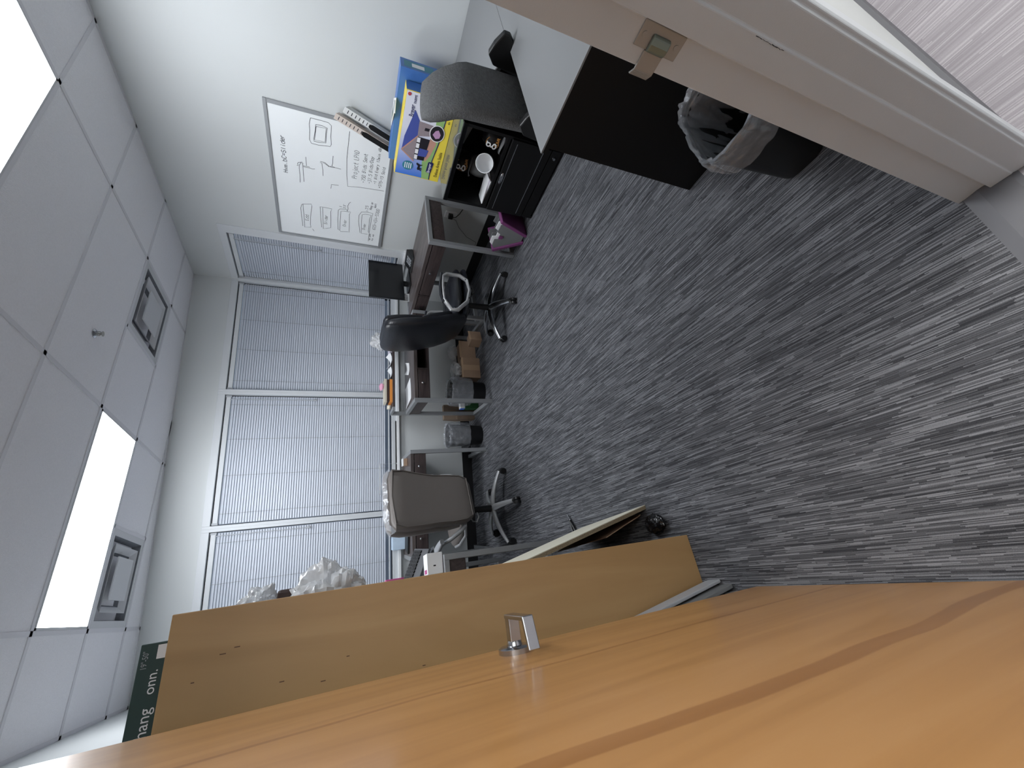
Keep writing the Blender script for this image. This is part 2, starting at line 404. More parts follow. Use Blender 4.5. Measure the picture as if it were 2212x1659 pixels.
for z in (0.25, 1.05, 1.86): MB().cyl((0.004, 0.004, z - .05), (0.004, 0.004, z + .05), 0.006, n=12).build('hinge', chrome_m, dr)

# ------------------------------------------------------------------ ceiling
def clip(poly, pl):
    out = poly
    for i in range(len(pl)):
        a, b = Vector(pl[i]), Vector(pl[(i + 1) % len(pl)]); inp, out = out, []
        def side(p): return (b.x - a.x) * (p[1] - a.y) - (b.y - a.y) * (p[0] - a.x)
        for j in range(len(inp)):
            p, q = inp[j - 1], inp[j]; sp_, sq = side(p), side(q)
            if (sp_ >= 0) != (sq >= 0):
                t = sp_ / (sp_ - sq); out.append((p[0] + (q[0] - p[0]) * t, p[1] + (q[1] - p[1]) * t))
            if sq >= 0: out.append(q)
        if not out: return []
    return out
cg = struct(MB().prism([(XL - .1, YF - .1), (XR + .1, YF - .1), (XR + .1, 4.0), (XL - .1, YBL + .1)], ZC + .05, ZC + .1).build('ceiling', ceil_m), 'suspended ceiling of pale mineral fibre tiles', 'ceiling')
GX = [XL, 0.166, 1.385, 2.604, XR]; GY = [YF, 0.54, 1.155, 1.770, 2.385, 3.010, 3.585, 4.155, 4.60]
for i in range(4):
    for j in range(8):
        x0, x1, y0, y1 = GX[i], GX[i + 1], GY[j], GY[j + 1]
        cells = [(x0, x1)]
        if (i, j) == (1, 5): continue                # the lit troffer by the windows
        if (i, j) == (2, 2): continue                # the lit troffer in mid room
        if (i, j) == (2, 5): cells = [(x0, 1.995)]   # supply vent beside this half tile
        if (i, j) == (1, 6): cells = [(0.776, x1)]
        for a, b in cells:
            p = clip([(a + .004, y0 + .004), (b - .004, y0 + .004), (b - .004, y1 - .004), (a + .004, y1 - .004)], room)
            if len(p) > 2: MB().prism(p, ZC, ZC + .016).build('ceiling_tile', ceil_m, cg)
def bar(p, q, wd=0.012):
    p, q = Vector(p), Vector(q); d = (q - p).normalized(); n = Vector((-d.y, d.x)) * wd
    MB().prism([tuple(p - n), tuple(q - n), tuple(q + n), tuple(p + n)], ZC - .004, ZC + .001).build('grid_bar', bar_m, cg)
for x in GX[1:4]: bar((x, YF), (x, yb(x)))
for y in GY[1:7]: bar((XL, y), (XR, y))
bar((XL, 4.155), (P0.x - (4.155 - P0.y) * .985 / .1741, 4.155))
bar((1.995, 3.01), (1.995, 3.585)); bar((0.776, 3.585), (0.776, 4.155))
bar((XR - .01, YF), (XR - .01, 3.895), 0.01); bar((XL + .01, YF), (XL + .01, YBL), .01); bar((XL, YF + .01), (XR, YF + .01), .01)
bar(BW(0, .01).to_2d(), BW(LW, .01).to_2d(), .01)
def troffer(x0, x1, y0, y1, label):
    t = thing('ceiling_light', label, 'light', ((x0 + x1) / 2, (y0 + y1) / 2, ZC), group='ceiling light panels')
    a, b = (x1 - x0) / 2 - .013, (y1 - y0) / 2 - .013
    MB().box(-a + .012, a - .012, -b + .012, b - .012, -.003, .004).build('lens', lens_m, t)
    MB().box(-a, a, -b, -b + .012, -.006, .04).box(-a, a, b - .012, b, -.006, .04).box(-a, -a + .012, -b, b, -.006, .04).box(a - .012, a, -b, b, -.006, .04).build('frame', vent_m, t)
troffer(0.166, 1.385, 3.01, 3.585, 'lit rectangular ceiling light panel close to the windows')
troffer(1.385, 2.604, 1.155, 1.77, 'lit rectangular ceiling light panel near the whiteboard wall')
def vent(x0, x1, y0, y1, label):
    t = thing('ceiling_vent', label, 'vent', ((x0 + x1) / 2, (y0 + y1) / 2, ZC), group='square ceiling vents')
    a, b = (x1 - x0) / 2 - .012, (y1 - y0) / 2 - .012
    def ring(s0, z0, s1, z1, th=.004):
        m = MB()
        def q(s_, z): return [(-a * s_, -b * s_, z), (a * s_, -b * s_, z), (a * s_, b * s_, z), (-a * s_, b * s_, z)]
        return m.loft([q(s0, z0), q(s1, z1), q(s1, z1 + th), q(s0, z0 + th), q(s0, z0)], cap=False)
    ring(1.0, -.002, .86, -.002).build('frame', vent_m, t)
    ring(.86, 0, .80, .075).build('throat', ventg_m, t)
    MB().box(-a * .85, a * .85, -b * .85, b * .85, .08, .086).build('backing', ventg_m, t)
    ring(.70, -.004, .56, .028).build('louver', vent_m, t)
    ring(.56, .028, .50, .06).build('throat', ventg_m, t)
    MB().box(-a * .45, a * .45, -b * .45, b * .45, -.012, -.004).build('centre_plate', vent_m, t)
vent(1.995, 2.604, 3.01, 3.585, 'square ceiling vent with a grey throat between plain tiles')
vent(0.166, 0.776, 3.585, 4.155, 'square ceiling vent directly beside the lit panel by the windows')
sp_ = thing('sprinkler_head', 'small metal sprinkler head in the ceiling', 'sprinkler', (1.72, 2.71, ZC))
MB().lathe([(.028, 0), (.028, -.003), (.018, -.010)], 20).build('escutcheon', chrome_m, sp_)
MB().cyl((0, 0, 0), (0, 0, -.03), .006, n=10).tube([(-.012, 0, -.008), (-.014, 0, -.024), (0, 0, -.036), (.014, 0, -.024), (.012, 0, -.008)], .003, 6).build('frame_arms', strike_m, sp_)
MB().lathe([(.016, -.038), (.016, -.040)], 16).build('deflector', strike_m, sp_)

# ------------------------------------------------------------------ windows and blinds
slat_cache = {}
def slat_mesh(wd):
    k = round(wd, 4)
    if k in slat_cache: return slat_cache[k]
    m = MB(); n = 5; tilt = R(62); pts = []
    for i in range(n + 1):
        a = (i / n - .5) * 0.025; sag = 0.0028 * (1 - (2 * i / n - 1) ** 2)
        # room-side edge low, so the convex face looks up into the room
        pts.append((a * math.cos(tilt) - sag * math.sin(tilt), a * math.sin(tilt) + sag * math.cos(tilt)))
    for x in (0.0, wd): m.v += [(x, y, z) for y, z in pts]
    m.f = [(i, i + 1, n + 2 + i, n + 1 + i) for i in range(n)]
    slat_cache[k] = m.mesh('slat', slat_m, smooth=True)
    return slat_cache[k]
def blind(base, rz, wd, label, seed, wand_x):
    b = thing('window_blind', label, 'blind', base, rz, 'white horizontal slat blinds')
    MB().box(0, wd, -.012, .014, ZH - .105, ZH - .068).build('headrail', alu_m, b, bev=.002)
    for x in (0.0, wd - .018): MB().box(x, x + .018, -.014, .015, ZH - .109, ZH - .064).build('end_bracket', lgrey_m, b)
    top, bot = ZH - .122, 0.905; n = int((top - bot) / 0.0207); sm = slat_mesh(wd - .012)
    rnd = random.Random(seed)
    for i in range(n): place(sm, 'slat', b, loc=(.006, 0.002, top - i * 0.0207 + rnd.uniform(-.0006, .0006)), rot=(rnd.uniform(-.03, .03), 0, 0))
    MB().box(.006, wd - .006, -.009, .012, 0.882, 0.893).build('bottom_rail', alu_m, b, bev=.002)
    k = 4 if wd > 1 else 2
    for i in range(k):
        x = .09 + (wd - .18) * i / (k - 1)
        MB().tube([(x, -.0105, ZH - .105), (x, -.0105, .89)], .0011, 5).build('ladder_cord', grey_m, b)
    wx = wand_x
    wa = MB().tube([(wx, -.018, ZH - .1), (wx, -.020, ZH - .8)], .0032, 7).build('tilt_wand', lgrey_m, b, smooth=True)
    MB().lathe([(.004, 0), (.008, -.01), (.008, -.03), (.004, -.04)], 12, M=T(wx, -.02, ZH - .8)).build('wand_tip', lgrey_m, wa, smooth=True)
    return b
def window(n, base, rz, wd, jl, jr, label):
    """frame set in the opening; local X right, -Y into the room"""
    o = struct(thing('window_%d' % n, label, 'window', base, rz))
    D = .075
    MB().box(jl, wd - jr, -.012, D, ZH - .058, ZH).build('frame_bar', alu_m, o, bev=.002)
    MB().box(jl, wd - jr, -.012, D, ZS + .012, ZS + .06).build('frame_bar', alu_m, o, bev=.002)
    MB().box(0, jl, -.014, D, ZS + .012, ZH).build('frame_bar', alu_m, o, bev=.002)
    MB().box(wd - jr, wd, -.014, D, ZS + .012, ZH).build('frame_bar', alu_m, o, bev=.002)
    g = .006
    MB().box(jl, wd - jr, .035, .05, ZH - .064, ZH - .058).box(jl, jl + g, .03, .06, ZS + .06, ZH - .058).box(wd - jr - g, wd - jr, .03, .06, ZS + .06, ZH - .058).box(jl, wd - jr, .03, .06, ZS + .06, ZS + .066).build('gap_strip', dkgap_m, o)
    MB().box(jl + .002, wd - jr - .002, .050, .056, ZS + .06, ZH - .06).build('glass_pane', glass_m, o)
    return o
SP = [LW - 2.436 - 1.204, LW - 2.436, LW - 1.211, LW]
for i, nm in ((0, 4), (1, 3), (2, 2)):
    x0, x1 = SP[i], SP[i + 1]
    if i == 0: x0 = 0.0
    window(nm, BW(x0), BWA, x1 - x0, .025, .025, 'aluminium framed window behind a closed slat blind')
    if i == 2: blind(BW(x0 + .030, -.018), BWA, x1 - x0 - .062, 'closed slat blind in the shaded window at the corner with the whiteboard wall', 11, x1 - x0 - .09)
    elif i == 1: blind(BW(x0 + .030, -.018), BWA, x1 - x0 - .060, 'closed slat blind of the middle window, behind the taupe chair', 12, x1 - x0 - .10)
    else: blind(BW(x0 + .030, -.018), BWA, x1 - x0 - .060, 'closed slat blind in the window behind the wooden bookcase', 13, x1 - x0 - .09)
window(1, (XR, 3.895, 0), -90, .725, .03, .085, 'narrow aluminium framed window next to the whiteboard')
blind((XR + .018, 3.895 - .036, 0), -90, .725 - .125, 'narrow closed slat blind in the side wall next to the whiteboard', 14, .53)
sl = MB().box(0, LW - .002, -.035, .09, ZS - .016, ZS + .012, MBW)
struct(sl.build('trim_5', white_m, bev=.003), 'white window sill along the window wall', 'sill')
sl = MB().box(XR - .035, XR + .09, 3.15, 3.87, ZS - .016, ZS + .012)
struct(sl.build('trim_6', white_m, bev=.003), 'white window sill in the side wall', 'sill')
# ground outside the windows
struct(MB().box(-25, 30, 4.75, 40, -.6, -.5).box(3.6, 30, -20, 4.75, -.6, -.5).build('ground_outside', mat('outside_concrete', rgb(150, 156, 165), .9)), 'pale paved ground outside the windows', 'ground')

# ------------------------------------------------------------------ whiteboard with its marker drawings
GL = {'A':"02,28,42;15,35", 'B':"02,08,38,47,36,05;35,44,33,02", 'C':"47,38,18,07,03,12,32,43", 'D':"02,08,28,46,44,22,02", 'E':"48,08,02,42;05,35", 'H':"02,08;42,48;05,45", 'L':"08,02,42",
 'O':"12,03,07,18,38,47,43,32,12", 'P':"02,08,38,47,46,35,05", 'S':"47,38,18,07,06,15,35,44,43,32,12,03", 'R':"02,08,38,47,46,35,05;25,42", 'W':"08,12,26,32,48", '0':"12,03,07,18,38,47,43,32,12", '1':"22,28,17", '2':"07,18,38,47,46,02,42", '3':"08,38,46,25,44,43,22,02",
 '4':"32,38,04,44", '5':"48,08,06,36,45,43,32,02", '6':"48,17,04,03,12,32,43,44,35,04", '7':"08,48,22", '8':"25,06,07,18,38,47,46,25,04,03,12,32,43,44,25", '-':"05,45", '=':"04,44;06,46", '/':"02,48", '.':"22,23",
 'a':"46,16,05,03,12,32,43;46,42", 'b':"08,02,32,43,45,36,06", 'c':"46,16,05,03,12,42", 'd':"48,42,12,03,05,16,46", 'e':"04,44,45,36,16,05,03,12,42", 'g':"46,16,05,04,13,43;46,41,30,00", 'h':"08,02;05,26,45,42", 'i':"26,22;28,27", 'j':"36,31,20,00;38,37",
 'l':"28,22", 'm':"06,02;05,16,25,22;25,36,45,42", 'n':"06,02;05,26,45,42", 'o':"12,03,05,16,36,45,43,32,12", 'r':"06,02;05,16,36", 's':"46,16,05,14,34,43,32,02", 't':"28,23,32,42;06,46", 'u':"06,03,12,32,43;46,42", 'v':"06,22,46", 'w':"06,12,25,32,46", 'y':"06,23;46,00", '"':"18,17;38,37", '>':"06,34,02"}
def write(mb, s, x, z, h, sp=0.78, slope=0.0, r=0.0016, wl=None):
    n = len(s); adv = h * sp
    if wl: adv = wl / n
    for i, ch in enumerate(s):
        if ch == ' ' or ch not in GL: continue
        ox = x + i * adv; oz = z + slope * (i * adv) + random.uniform(-.0012, .0012)
        for st_ in GL[ch].split(';'):
            pts = [(ox + (int(a[0]) / 4 * .72 + int(a[1]) * .015) * min(adv, h * .8), -.0098, oz + (int(a[1]) - 2) / 6 * h) for a in st_.split(',')]
            mb.tube(pts, r, 5, flat=.3, up=(0, 1, 0))
wbd = thing('whiteboard', 'framed whiteboard covered in black marker sketches and notes', 'whiteboard', (XR, 3.15, 1.05), -90)
BWD, BH = 1.2, .893
MB().box(0.01, BWD - .01, -.009, 0, 0.01, BH - .01).build('writing_surface', board_m, wbd)
for n_, a in (('frame_rail', (0, BWD, -.016, 0, BH - .024, BH)), ('frame_rail', (0, BWD, -.020, 0, -.004, .024)), ('frame_rail', (0, .014, -.016, 0, .024, BH - .024)), ('frame_rail', (BWD - .026, BWD, -.016, 0, .024, BH - .024))):
    MB().box(*a).build(n_, steel_m, wbd, bev=.003)
DR = [[(1.142, 0.597), (1.143, 0.521), (1.141, 0.479), (1.124, 0.458), (1.04, 0.462), (0.976, 0.458), (0.958, 0.465), (0.946, 0.545), (0.947, 0.596), (0.973, 0.608), (1.048, 0.604), (1.095, 0.606), (1.142, 0.597)],
 [(1.103, 0.563), (1.106, 0.521), (1.097, 0.485), (1.056, 0.492), (0.977, 0.496), (0.97, 0.54), (0.969, 0.579), (0.987, 0.579), (1.054, 0.568), (1.103, 0.563)], [(1.089, 0.561), (1.093, 0.494), (0.984, 0.501), (0.981, 0.574), (1.089, 0.561)],
 [(1.117, 0.332), (1.02, 0.337), (0.89, 0.344), (0.735, 0.339), (0.635, 0.328), (0.65, 0.233), (0.663, 0.036)],
 [(0.578, 0.69), (0.65, 0.688), (0.708, 0.691), (0.735, 0.689), (0.764, 0.675), (0.754, 0.665), (0.716, 0.663), (0.667, 0.662), (0.592, 0.662)], [(0.731, 0.707), (0.729, 0.697), (0.747, 0.701), (0.759, 0.695), (0.77, 0.667), (0.755, 0.661)],
 [(0.739, 0.662), (0.74, 0.616), (0.731, 0.614), (0.73, 0.661)], [(0.731, 0.614), (0.728, 0.596), (0.733, 0.577)], [(0.821, 0.64), (0.746, 0.637)],
 [(0.8, 0.539), (0.802, 0.526), (0.739, 0.519), (0.685, 0.518)], [(0.81, 0.537), (0.811, 0.505), (0.784, 0.471), (0.781, 0.457), (0.785, 0.431), (0.783, 0.384)], [(0.804, 0.516), (0.799, 0.5), (0.78, 0.473)],
 [(0.884, 0.444), (0.852, 0.447), (0.823, 0.447), (0.793, 0.451)], [(0.785, 0.468), (0.789, 0.452), (0.787, 0.431)], [(0.579, 0.459), (0.62, 0.454), (0.626, 0.399)],
 [(0.115, 0.691), (0.216, 0.695), (0.316, 0.699), (0.355, 0.689), (0.364, 0.679), (0.38, 0.613), (0.356, 0.61), (0.233, 0.624), (0.15, 0.628), (0.116, 0.624), (0.105, 0.675), (0.253, 0.677), (0.362, 0.679)], [(0.1, 0.611), (0.077, 0.599)],
 [(0.138, 0.535), (0.254, 0.54), (0.369, 0.544), (0.37, 0.52), (0.369, 0.449), (0.334, 0.459), (0.25, 0.457), (0.151, 0.457), (0.136, 0.487), (0.123, 0.521), (0.281, 0.523), (0.364, 0.524)],
 [(0.136, 0.306), (0.125, 0.371), (0.139, 0.379), (0.269, 0.378), (0.362, 0.375), (0.369, 0.346), (0.371, 0.293), (0.345, 0.303), (0.239, 0.299), (0.132, 0.298)], [(0.14, 0.384), (0.146, 0.394), (0.264, 0.399), (0.369, 0.396), (0.386, 0.381), (0.392, 0.329), (0.373, 0.322)],
 [(0.378, 0.322), (0.403, 0.316), (0.433, 0.32), (0.463, 0.311), (0.48, 0.298)], [(0.147, 0.133), (0.144, 0.19), (0.288, 0.197), (0.366, 0.195), (0.378, 0.169), (0.38, 0.118), (0.329, 0.129), (0.254, 0.128), (0.177, 0.128), (0.163, 0.119), (0.061, 0.119)],
 [(0.149, 0.202), (0.282, 0.221), (0.355, 0.221), (0.396, 0.202), (0.404, 0.16), (0.403, 0.105), (0.353, 0.112), (0.257, 0.116), (0.169, 0.12)]]
for d in DR: MB().tube([(x, -.0098, z) for x, z in d], .0017, 5, flat=.3, up=(0, 1, 0)).build('marker_stroke', ink_m, wbd)
def write_line(_, *a, **k):
    m_ = MB(); write(m_, *a, **k); m_.build('marker_line', ink_m, wbd)
mk = None
write_line(mk, 'Project LPAD', .725, .262, .036, slope=-.03, wl=.255)
write_line(mk, '-750 Bids Sent', .700, .196, .028, slope=-.015, wl=.270)
write_line(mk, '-37.5 Bids/Day', .706, .148, .026, slope=-.02, wl=.255)
write_line(mk, '-1 Bid Every 12min 48s', .714, .106, .022, slope=-.04, wl=.345)
write_line(mk, '=375-15 Sold', .684, .066, .022, slope=-.11, wl=.205)
write_line(mk, 'Hwm.bC=Slider', .645, .774, .030, slope=.02, wl=.318, r=.0022)
write_line(mk, '623-434-5300', .214, .070, .026, slope=-.08, wl=.25)
write_line(mk, 'Over', .195, .330, .024, slope=-.08, wl=.085); write_line(mk, 'Over', .194, .162, .022, slope=-.1, wl=.08)
write_line(mk, 'Slider', .182, .490, .024, slope=-.06, wl=.11); write_line(mk, 'Edd', .189, .642, .026, slope=-.06, wl=.07)
write_line(mk, '>25', .412, .150, .022, wl=.07); write_line(mk, 'Reg or', .440, .120, .018, slope=-.1, wl=.09); write_line(mk, 'Wet', .469, .082, .018, wl=.05)
write_line(mk, 'on sth', .078, .104, .015, wl=.08); write_line(mk, 'so we', .074, .080, .015, slope=-.1, wl=.085); write_line(mk, '1', .406, .368, .02, wl=.012); write_line(mk, '2.5"', .400, .338, .018, wl=.045)

# ------------------------------------------------------------------ desks
DD = 0.545
def desk(label, loc, rz, L, front, hutch=False, inset=0):
    """steel end frames, walnut top and apron; local origin = front left floor corner, front faces -Y"""
    d = thing('desk', label, 'desk', loc, rz, 'walnut desks with steel end frames')
    H, tb = .755, .036
    MB().box(.002, L - .002, .004, DD - .004, H - .032, H).build('desktop', desk_m, d, bev=.002)
    MB().box(tb, L - tb, DD - .03, DD - .012, H - .14, H - .032).build('back_panel', deskf_m, d)
    MB().box(tb, L - tb, .012, DD - .03, H - .145, H - .132).build('apron_bottom', deskf_m, d)
    for x in (0, L - tb):
        f = MB().box(x, x + tb, 0, tb, 0, H + .002).box(x, x + tb, DD - tb, DD, 0, H + .002 + (.15 if hutch else 0))
        f.box(x, x + tb, tb, DD - tb, 0, tb).box(x, x + tb, tb, DD - tb, H - .03, H + .002)
        fo = f.build('end_frame', steel_m, d, bev=.002)
        MB().box(x + .008, x + tb - .008, tb, DD - tb, H - .132, H - .03).build('side_apron', deskf_m, d)
    for kind, x0, x1 in front:
        if kind == 'drawer':
            o = MB().box(x0 + .003, x1 - .003, .004, .022, H - .142, H - .038).build('drawer_front', deskf_m, d, bev=.002)
            MB().box(x0 + .014, x1 - .014, .0025, .004, H - .131, H - .049).build('drawer_panel', deskf_m, o, bev=.001)
            MB().lathe([(.006, 0), (.005, .008), (.010, .014), (.010, .020), (.006, .023)], 14, M=T((x0 + x1) / 2, .004, H - .075) @ Matrix.Rotation(R(90), 4, 'X')).build('knob', chrome_m, o, smooth=True)
        elif kind == 'wall':
            MB().box(x0, x1, .006, DD - .03, H - .142, H - .032).build('divider', deskf_m, d)
    if hutch:
        s0 = H + .12
        for x in (0, L - tb): MB().box(x, x + tb, DD - .22, DD - tb, s0 + .012, s0 + .034).build('shelf_bracket', steel_m, d, bev=.002)
        MB().box(tb, L - tb, DD - .22, DD, s0 + .010, s0 + .030).build('raised_shelf', deskf_m, d, bev=.001)
    return d
# desk along the whiteboard wall
desk('grey walnut desk with steel frame along the whiteboard wall, holding the monitor', (2.585, 3.45, 0), -90, 1.08, [('drawer', .40, 1.04), ('wall', .385, .395), ('drawer', .04, .385)])
# desks along the windows, turned with that wall
dM = desk('walnut desk under the windows with a raised rear shelf and loose papers', (1.62, 3.372, 0), BWA, .93, [('drawer', .036, .32), ('wall', .32, .33), ('wall', .62, .63), ('drawer', .63, .894)], hutch=True)
cL = Vector((1.285, 3.728)); LL = .98
oL = cL - Vector((math.cos(BA), math.sin(BA))) * LL
desk('walnut desk under the windows behind the taupe chair', (oL.x, oL.y, 0), BWA, LL, [('drawer', .70, .944), ('wall', .69, .70), ('wall', .33, .34), ('drawer', .036, .33)])
desk('walnut desk against the wall behind the bookcase, with a white carton on top', (0.245, 2.742, 0), 90, 1.02, [('drawer', .036, .40), ('wall', .40, .41), ('wall', .60, .61), ('drawer', .61, .984)])

def sheet(name, m, w_, d_, loc, rz, label, cat='paper', curl=.004, group=None, th=.0012):
    o = MB().grid(lambda u, v: ((u - .5) * w_, (v - .5) * d_, curl * (2 * u - 1) ** 2 * (.5 + v)), 8, 6)
    o = o.build(name, m, loc=loc); o.rotation_euler = (0, 0, R(rz))
    k = o.modifiers.new('solid', 'SOLIDIFY'); k.thickness = th; k.offset = 1
    return tag(o, label, cat, group)
def fr_desk(d, x, y, z):   # point in a desk's own axes -> world
    return (Matrix.Translation(d.location) @ Matrix.Rotation(d.rotation_euler.z, 4, 'Z')) @ Vector((x, y, z))
# things on the desk under the windows
sheet('paper_sheet', white_m, .216, .279, fr_desk(dM, .17, .33, .7565), BWA + 8, 'white sheet of paper lying at the end of the window desk')
sheet('paper_sheet', white_m, .12, .17, fr_desk(dM, .43, .33, .7565), BWA - 20, 'small curled white paper slip on the window desk', curl=.012)
SZ = .9055
b1 = MB().box(-.115, .115, -.075, .075, 0, .024).build('book', orange_m, loc=fr_desk(dM, .21, .435, SZ)); b1.rotation_euler = (0, 0, BA)
tag(b1, 'orange covered book lying on the raised shelf', 'book')
b2 = MB().box(-.11, .11, -.07, .07, 0, .026).build('book', brown_m, loc=fr_desk(dM, .215, .44, SZ + .0245)); b2.rotation_euler = (0, 0, BA); tag(b2, 'dark brown book lying on the orange book', 'book')
b3 = MB().box(-.125, .115, -.06, .06, 0, .022).build('paper_stack', cream_m, loc=fr_desk(dM, .22, .44, SZ + .051)); b3.rotation_euler = (0, 0, BA); tag(b3, 'cream paper stack on top of the two books', 'papers')
k = MB().lathe([(.001, 0), (.030, .003), (.038, .016), (.026, .034), (.001, .040)], 16).crumple(.012, 30, 3).build('tissue', mat('pale_pink_tissue', rgb(216, 158, 186), .8), loc=fr_desk(dM, .27, .44, SZ + .0765), smooth=True); tag(k, 'crumpled pink tissue on the paper stack', 'tissue')
k = MB().lathe([(.001, 0), (.02, .004), (.024, .02), (.016, .036), (.001, .042)], 16).crumple(.010, 36, 5).build('crumpled_paper', cream_m, loc=fr_desk(dM, .058, .44, SZ + .004), smooth=True); tag(k, 'crumpled cream paper ball at the shelf end', 'paper')
sheet('paper_sheet', white_m, .135, .12, fr_desk(dM, .543, .43, SZ + .002), BWA + 4, 'white printed paper lying on the raised shelf', curl=.03)
sheet('paper_sheet', white_m, .11, .12, fr_desk(dM, .405, .43, SZ + .002), BWA + 4, 'white bent paper between the book and the printed paper', curl=.02)
fl_ = MB().box(-.26, .26, -.02, .008, 0, .012).build('picture_frame', plast_m, loc=(BW(1.88, .0, ZS + .0135))); fl_.rotation_euler = (0, 0, BA); tag(fl_, 'slim black bar lying on the white window sill', 'bar')

# monitor, phone, label, bag on the whiteboard wall desk
mo = thing('monitor', 'black computer monitor turned off at the corner of two desks', 'monitor', (2.945, 3.30, .7565), 4)
MB().box(-.246, .246, -.012, .010, .055, .395).build('screen_panel', screen_m, mo, bev=.003)
MB().box(-.17, .17, .010, .035, .10, .33).build('rear_housing', plast_m, mo, bev=.01)
MB().box(-.03, .03, .012, .03, .012, .16).build('stand_neck', plast_m, mo)
MB().prism([(-.13, -.10), (.13, -.10), (.10, .09), (-.10, .09)], 0, .012).build('stand_base', plast_m, mo, bev=.003)
ph = thing('desk_phone', 'small black desk phone with a pale keypad beside the monitor', 'phone', (3.03, 3.075, .7565), -75)
MB().loft([[(-.09, -.08, 0), (.09, -.08, 0), (.09, .08, 0), (-.09, .08, 0)], [(-.085, -.078, .012), (.085, -.078, .012), (.08, .075, .06), (-.08, .075, .06)]]).build('body', plast_m, ph, bev=.004)
for i in range(4):
    for j in range(3): MB().box(-.03 + j * .026, -.012 + j * .026, -.055 + i * .024, -.040 + i * .024, .018 + i * .0073, .026 + i * .0073).build('key', lgrey_m, ph)
sg = MB().box(-.045, .045, -.003, .003, 0, .055).build('shipping_label', white_m, loc=(2.775, 3.33, .757)); sg.rotation_euler = (R(-8), 0, R(-6)); tag(sg, 'small white printed card propped below the monitor', 'card')
text('print', 'ATTN 2451\n00186 47', .018, ink_m, sg, (-.040, -.0036, .034), (R(90), 0, 0))
gb = bag(.085, .07, .17, 2).build('plastic_bag', wbag_m, loc=fr_desk(dM, .765, .445, SZ + .0235), smooth=True); tag(gb, 'crumpled clear plastic bag behind the black monitor', 'bag')
nb = MB().box(-.13, .13, -.09, .08, 0, .022).build('notebook', lav_m, loc=fr_desk(dM, .745, .44, SZ)); nb.rotation_euler = (0, 0, BA + .1); tag(nb, 'pale lavender notebook under the clear plastic bag', 'notebook')

# wall socket with adapter and cord
pl = thing('wall_socket', 'white wall socket with a black adapter under the desk', 'socket', (XR, 2.60, .40), -90)
MB().box(-.036, .036, -.006, 0, 0, .115).build('cover_plate', white_m, pl, bev=.002)
MB().box(-.022, .022, -.042, -.006, .042, .085).build('power_adapter', plast_m, pl, bev=.004)
MB().tube([(.0, -.035, .042), (.01, -.04, .02), (.05, -.03, -.01), (.10, -.02, -.03), (.17, -.016, -.06), (.20, -.02, -.10)], .004, 8).build('cord', plast_m, pl, smooth=True)
MB().tube([(-.01, -.035, .045), (-.04, -.02, .0), (-.12, -.012, -.05), (-.22, -.012, -.16), (-.26, -.02, -.27), (-.35, -.03, -.28)], .0018, 6).build('thin_cord', plast_m, pl, smooth=True)
p2 = thing('wall_socket', 'plain white cover plate on the wall beside the black credenza', 'socket', (XR, 2.36, .42), -90)
MB().box(-.036, .036, -.006, 0, 0, .115).build('cover_plate', white_m, p2, bev=.002)
MB().box(-.016, .016, -.009, -.006, .025, .09).build('insert', white_m, p2)

# purple case standing open like a tent under the desk end
pc = thing('file_case', 'purple plastic file case standing open in a V with grey dividers', 'case', (2.55, 2.165, 0), 0)
def cover(ang, y0, sgn):
    M_ = T(0, y0, .004) @ Matrix.Rotation(R(ang), 4, 'X')
    o = MB().box(0, .26, min(0, sgn * .030), max(0, sgn * .030), 0, .275, M_).build('case_shell', purple_m, pc, bev=.006)
    return o
cover(-30, .012, 1); cover(20, -.030, -1)
def ve(z, k): return (-.034 - z * .364 * k, .016 + z * .56 * k)
for i, (x, k, zt) in enumerate(((.012, .92, .250), (.05, .9, .262), (.09, .88, .255), (.13, .88, .268))):
    a0, a1 = ve(.02, k), ve(zt, k); m_ = ve(zt * .93, k)
    poly = [(a0[0], .02), (a0[1], .02), (a1[1] * .96, zt * .9), (a1[1] * .8, zt), (a1[1] * .35, zt), (a1[1] * .30, zt * .88), (a1[0] * .1, zt * .88), (a1[0] * .25, zt), (a1[0] * .85, zt * .98), (a1[0] * .97, zt * .88)]
    MB().prism(poly, x, x + .006, Matrix(((0, 0, 1, 0), (1, 0, 0, 0), (0, 1, 0, 0), (0, 0, 0, 1)))).build('divider', grey_m if i != 1 else white_m, pc)
MB().box(.002, .012, .0, .03, .19, .225).build('latch', purple_m, pc, bev=.003)

# ------------------------------------------------------------------ black credenza with its open shelf
cr_ = thing('credenza', 'black credenza with an open shelf above a wide drawer', 'cabinet', (2.622, 1.99, 0), -90)
CW, CD = .585, .57
MB().box(0, CW, 0, CD, .70, .730).build('top', gloss_m, cr_, bev=.003)
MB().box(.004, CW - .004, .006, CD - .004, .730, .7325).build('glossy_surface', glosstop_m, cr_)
for x in (0, CW - .02): MB().box(x, x + .02, .004, CD, .0, .70).build('side_panel', blk_m, cr_)
MB().box(.02, CW - .02, CD - .02, CD, .03, .70).build('back_panel', blk_m, cr_)
MB().box(.02, CW - .02, .004, CD - .02, .400, .420).build('shelf', blk_m, cr_)
dw = MB().box(.008, CW - .008, -.014, .004, .10, .392).build('drawer_front', blk_m, cr_, bev=.003)
MB().box(.03, CW - .03, -.017, -.014, .152, .157).box(.03, CW - .03, -.017, -.014, .350, .354).build('edge_line', chrome_m, dw)
MB().lathe([(.001, 0), (.026, .004), (.030, .010), (.026, .013), (.001, .013)], 20, sx=1.5, sy=.45, M=T(CW * .5, -.014, .376) @ Matrix.Rotation(R(90), 4, 'X')).build('pull', chrome_m, dw, smooth=True)
MB().box(.008, CW - .008, -.010, .004, .02, .092).build('plinth_front', blk_m, cr_, bev=.002)
